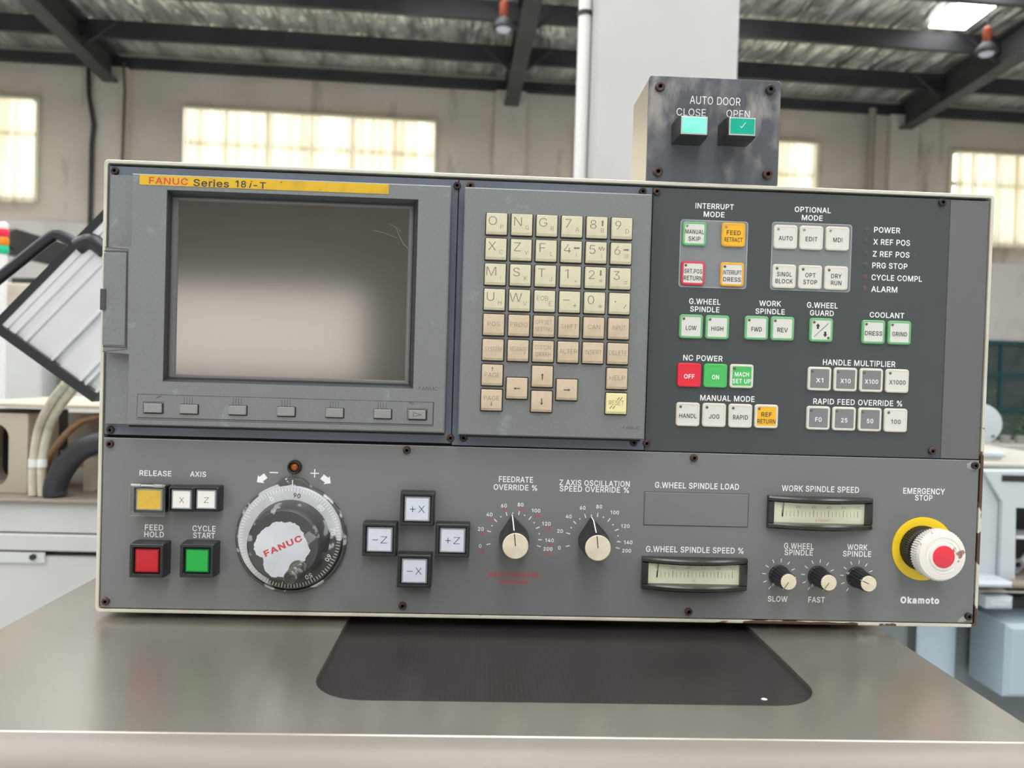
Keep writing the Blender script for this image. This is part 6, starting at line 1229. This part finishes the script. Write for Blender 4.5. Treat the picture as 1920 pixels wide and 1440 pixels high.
# main cover: polygon with a sloping shoulder
b = MB(); pl = [(1700, 1083), (1866, 1085), (1872, 942), (1842, 884), (1700, 880)]
def poly(pl, y0, y1, bb=.0): 
    r0 = [at(*p, y0) for p in pl]; return [[Vector((p.x, y1, p.z)) for p in r0], r0]
b.loft(poly(pl, YG, YG + .6)); b.build('slide_cover', M_pale, gm_)
b = MB(); pl = [(1875, 1085), (1903, 1086), (1905, 952), (2120, 958), (2120, 886), (1846, 884), (1880, 942)]; b.loft(poly(pl, YG - .015, YG + .6)); b.build('front_cover', M_pale, gm_)
b = MB(); pl = [(1866, 1085), (1875, 1085), (1880, 942), (1846, 884), (1842, 884), (1872, 942)]; b.loft(poly(pl, YG + .006, YG + .5)); b.build('seam', M_mid, gm_)
gb((1880, 891), (2100, 908), YG - .018, YG, 'vent_slot', M_dk, 0)
gb((1904, 953), (2100, 1090), YG + .12, YG + .5, 'opening', M_dk, 0)
gb((1905, 1006), (2100, 1016), YG - .01, YG + .1, 'cross_bar', M_pale)
b = MB(); b.tube([at(1900, 1072, YG + .05), at(1925, 1045, YG + .05), at(1990, 1010, YG + .05)], .012, 10); b.build('linkage', M_pale, gm_, smooth=True)
b = MB(); p = at(1909, 1060, YG + .02); b.loft([[(p.x + r * math.cos(2 * math.pi * k / 20), y, p.z + r * math.sin(2 * math.pi * k / 20)) for k in range(20)] for r, y in ((.018, YG + .09), (.018, YG + .02), (.009, YG + .02), (.009, YG + .05))]); b.build('pulley', M_mid, gm_, smooth=True)
gb((1700, 1088), (1900, 1103), YG - .08, YG + .5, 'ledge', M_pale); gb((1896, 1092), (2100, 1108), YG - .05, YG + .5, 'dark_rail', M_cream_d)
gb((1700, 1104), (2100, 1116), YG - .03, YG + .5, 'base_rail', M_tray)
gb((1853, 1120), (1902, 1144), YG - .06, YG + .4, 'bracket', M_pale, .01)
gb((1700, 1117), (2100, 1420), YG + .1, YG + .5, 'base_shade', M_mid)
gb((1890, 1172), (2100, 1312), YG - .08, YG + .09, 'base_cover', M_pale2, .012)
p = at(1768, 1172, YG); q_ = at(1768, 1320, YG); r = 37 / F_PX * (YG + .62)
b = MB(); b.loft([[(p.x + r * math.cos(2 * math.pi * k / 32), YG + .03 + .6 * r * math.sin(2 * math.pi * k / 32), z) for k in range(32)] for z in (.0, at(1768, 1100, YG).z)]); b.build('round_leg', M_pale2, gm_, smooth=True)
# tray, cylinder and wheel guard
gb((1700, 862), (2100, 884), YG + .05, YG + .7, 'tray', M_tray)
p = at(1842, 851, YG + .1); q_ = at(1876, 853, YG + .1); b = MB(); b.tube([p + Vector((-.2, 0, 0)), p, q_], .0125, 14); b.tube([q_ + Vector((.0005, 0, 0)), q_ + Vector((.012, 0, 0))], .006, 10); b.build('coolant_pipe', M_pale, gm_, smooth=True)
p = at(1836, 795, YG + .15); r = 49 / F_PX * (YG + .77)
b = MB(); b.loft([[(p.x + rr_ * .98 * math.cos(2 * math.pi * k / 40), y, p.z + rr_ * .85 * math.sin(2 * math.pi * k / 40)) for k in range(40)] for rr_, y in ((r, YG + .30), (r, YG + .17), (r * .95, YG + .15), (r * .8, YG + .148))]); wg = b.build('wheel_guard', M_pale, gm_, smooth=True)
p2 = at(1862, 818, YG + .146); b = MB(); b.loft([circ(p2.x, p2.z, .004, -YG - .148, 10), circ(p2.x, p2.z, .004, -YG - .142, 10)]); b.build('bolt', M_mid, wg)
gb((1836, 844), (1850, 866), YG + .16, YG + .3, 'guard_bracket', M_mid)
# potted plants on the sill of the teal window
M_leaf = mat('leaf_green', rgb(82, 110, 72), .6); M_pot = mat('pot_grey', rgb(150, 150, 146), .6)
shl = MB(); p = at(1800, 828, 8.0); q_ = at(2100, 850, 8.0); shl.box(p.x, q_.x, 7.7, 8.4, q_.z, p.z, 0, .01); shl.box(p.x + .02, p.x + .1, 7.8, 8.3, 0, q_.z); shl.box(q_.x - .1, q_.x - .02, 7.8, 8.3, 0, q_.z)
tag(shl.build('bench', M_tray), 'pale long bench beneath the teal framed window', 'bench')
for i, (px, w, h) in enumerate(((1856, .06, .5), (1884, .06, .22), (1912, .06, .24))):
    c0 = at(px, 828, 8.0); zp = p.z
    t = thing('potted_plant', (c0.x, 8.0, zp), ('tall leafy plant on the bench beside the wheel guard', 'low dark green plant on the bench, between two other plants', 'low green plant on the bench near the teal window bar')[i], 'plant', 'plants on the bench')
    b = MB(); b.loft([[(c0.x + r * math.cos(2 * math.pi * k / 14), 8 + r * math.sin(2 * math.pi * k / 14), zp + z) for k in range(14)] for r, z in ((.05, 0), (.065, .09), (.055, .09), (.05, .06))]); b.build('pot', M_pot, t, smooth=True)
    b = MB()
    for k in range(70):
        a = random.random() * 6.28; el = random.random(); rad = w * (.3 + .7 * random.random()); cpt = Vector((c0.x + rad * .7 * math.cos(a), 8 + rad * .7 * math.sin(a), zp + .09 + h * el))
        dr = Vector((math.cos(a), math.sin(a), random.uniform(-.3, .8))).normalized(); sd = dr.cross(Vector((0, 0, 1))).normalized(); l = .05
        b.face([cpt, cpt + dr * l * .5 + sd * l * .2, cpt + dr * l, cpt + dr * l * .5 - sd * l * .2])
    b.build('foliage', M_leaf, t, recalc=False)
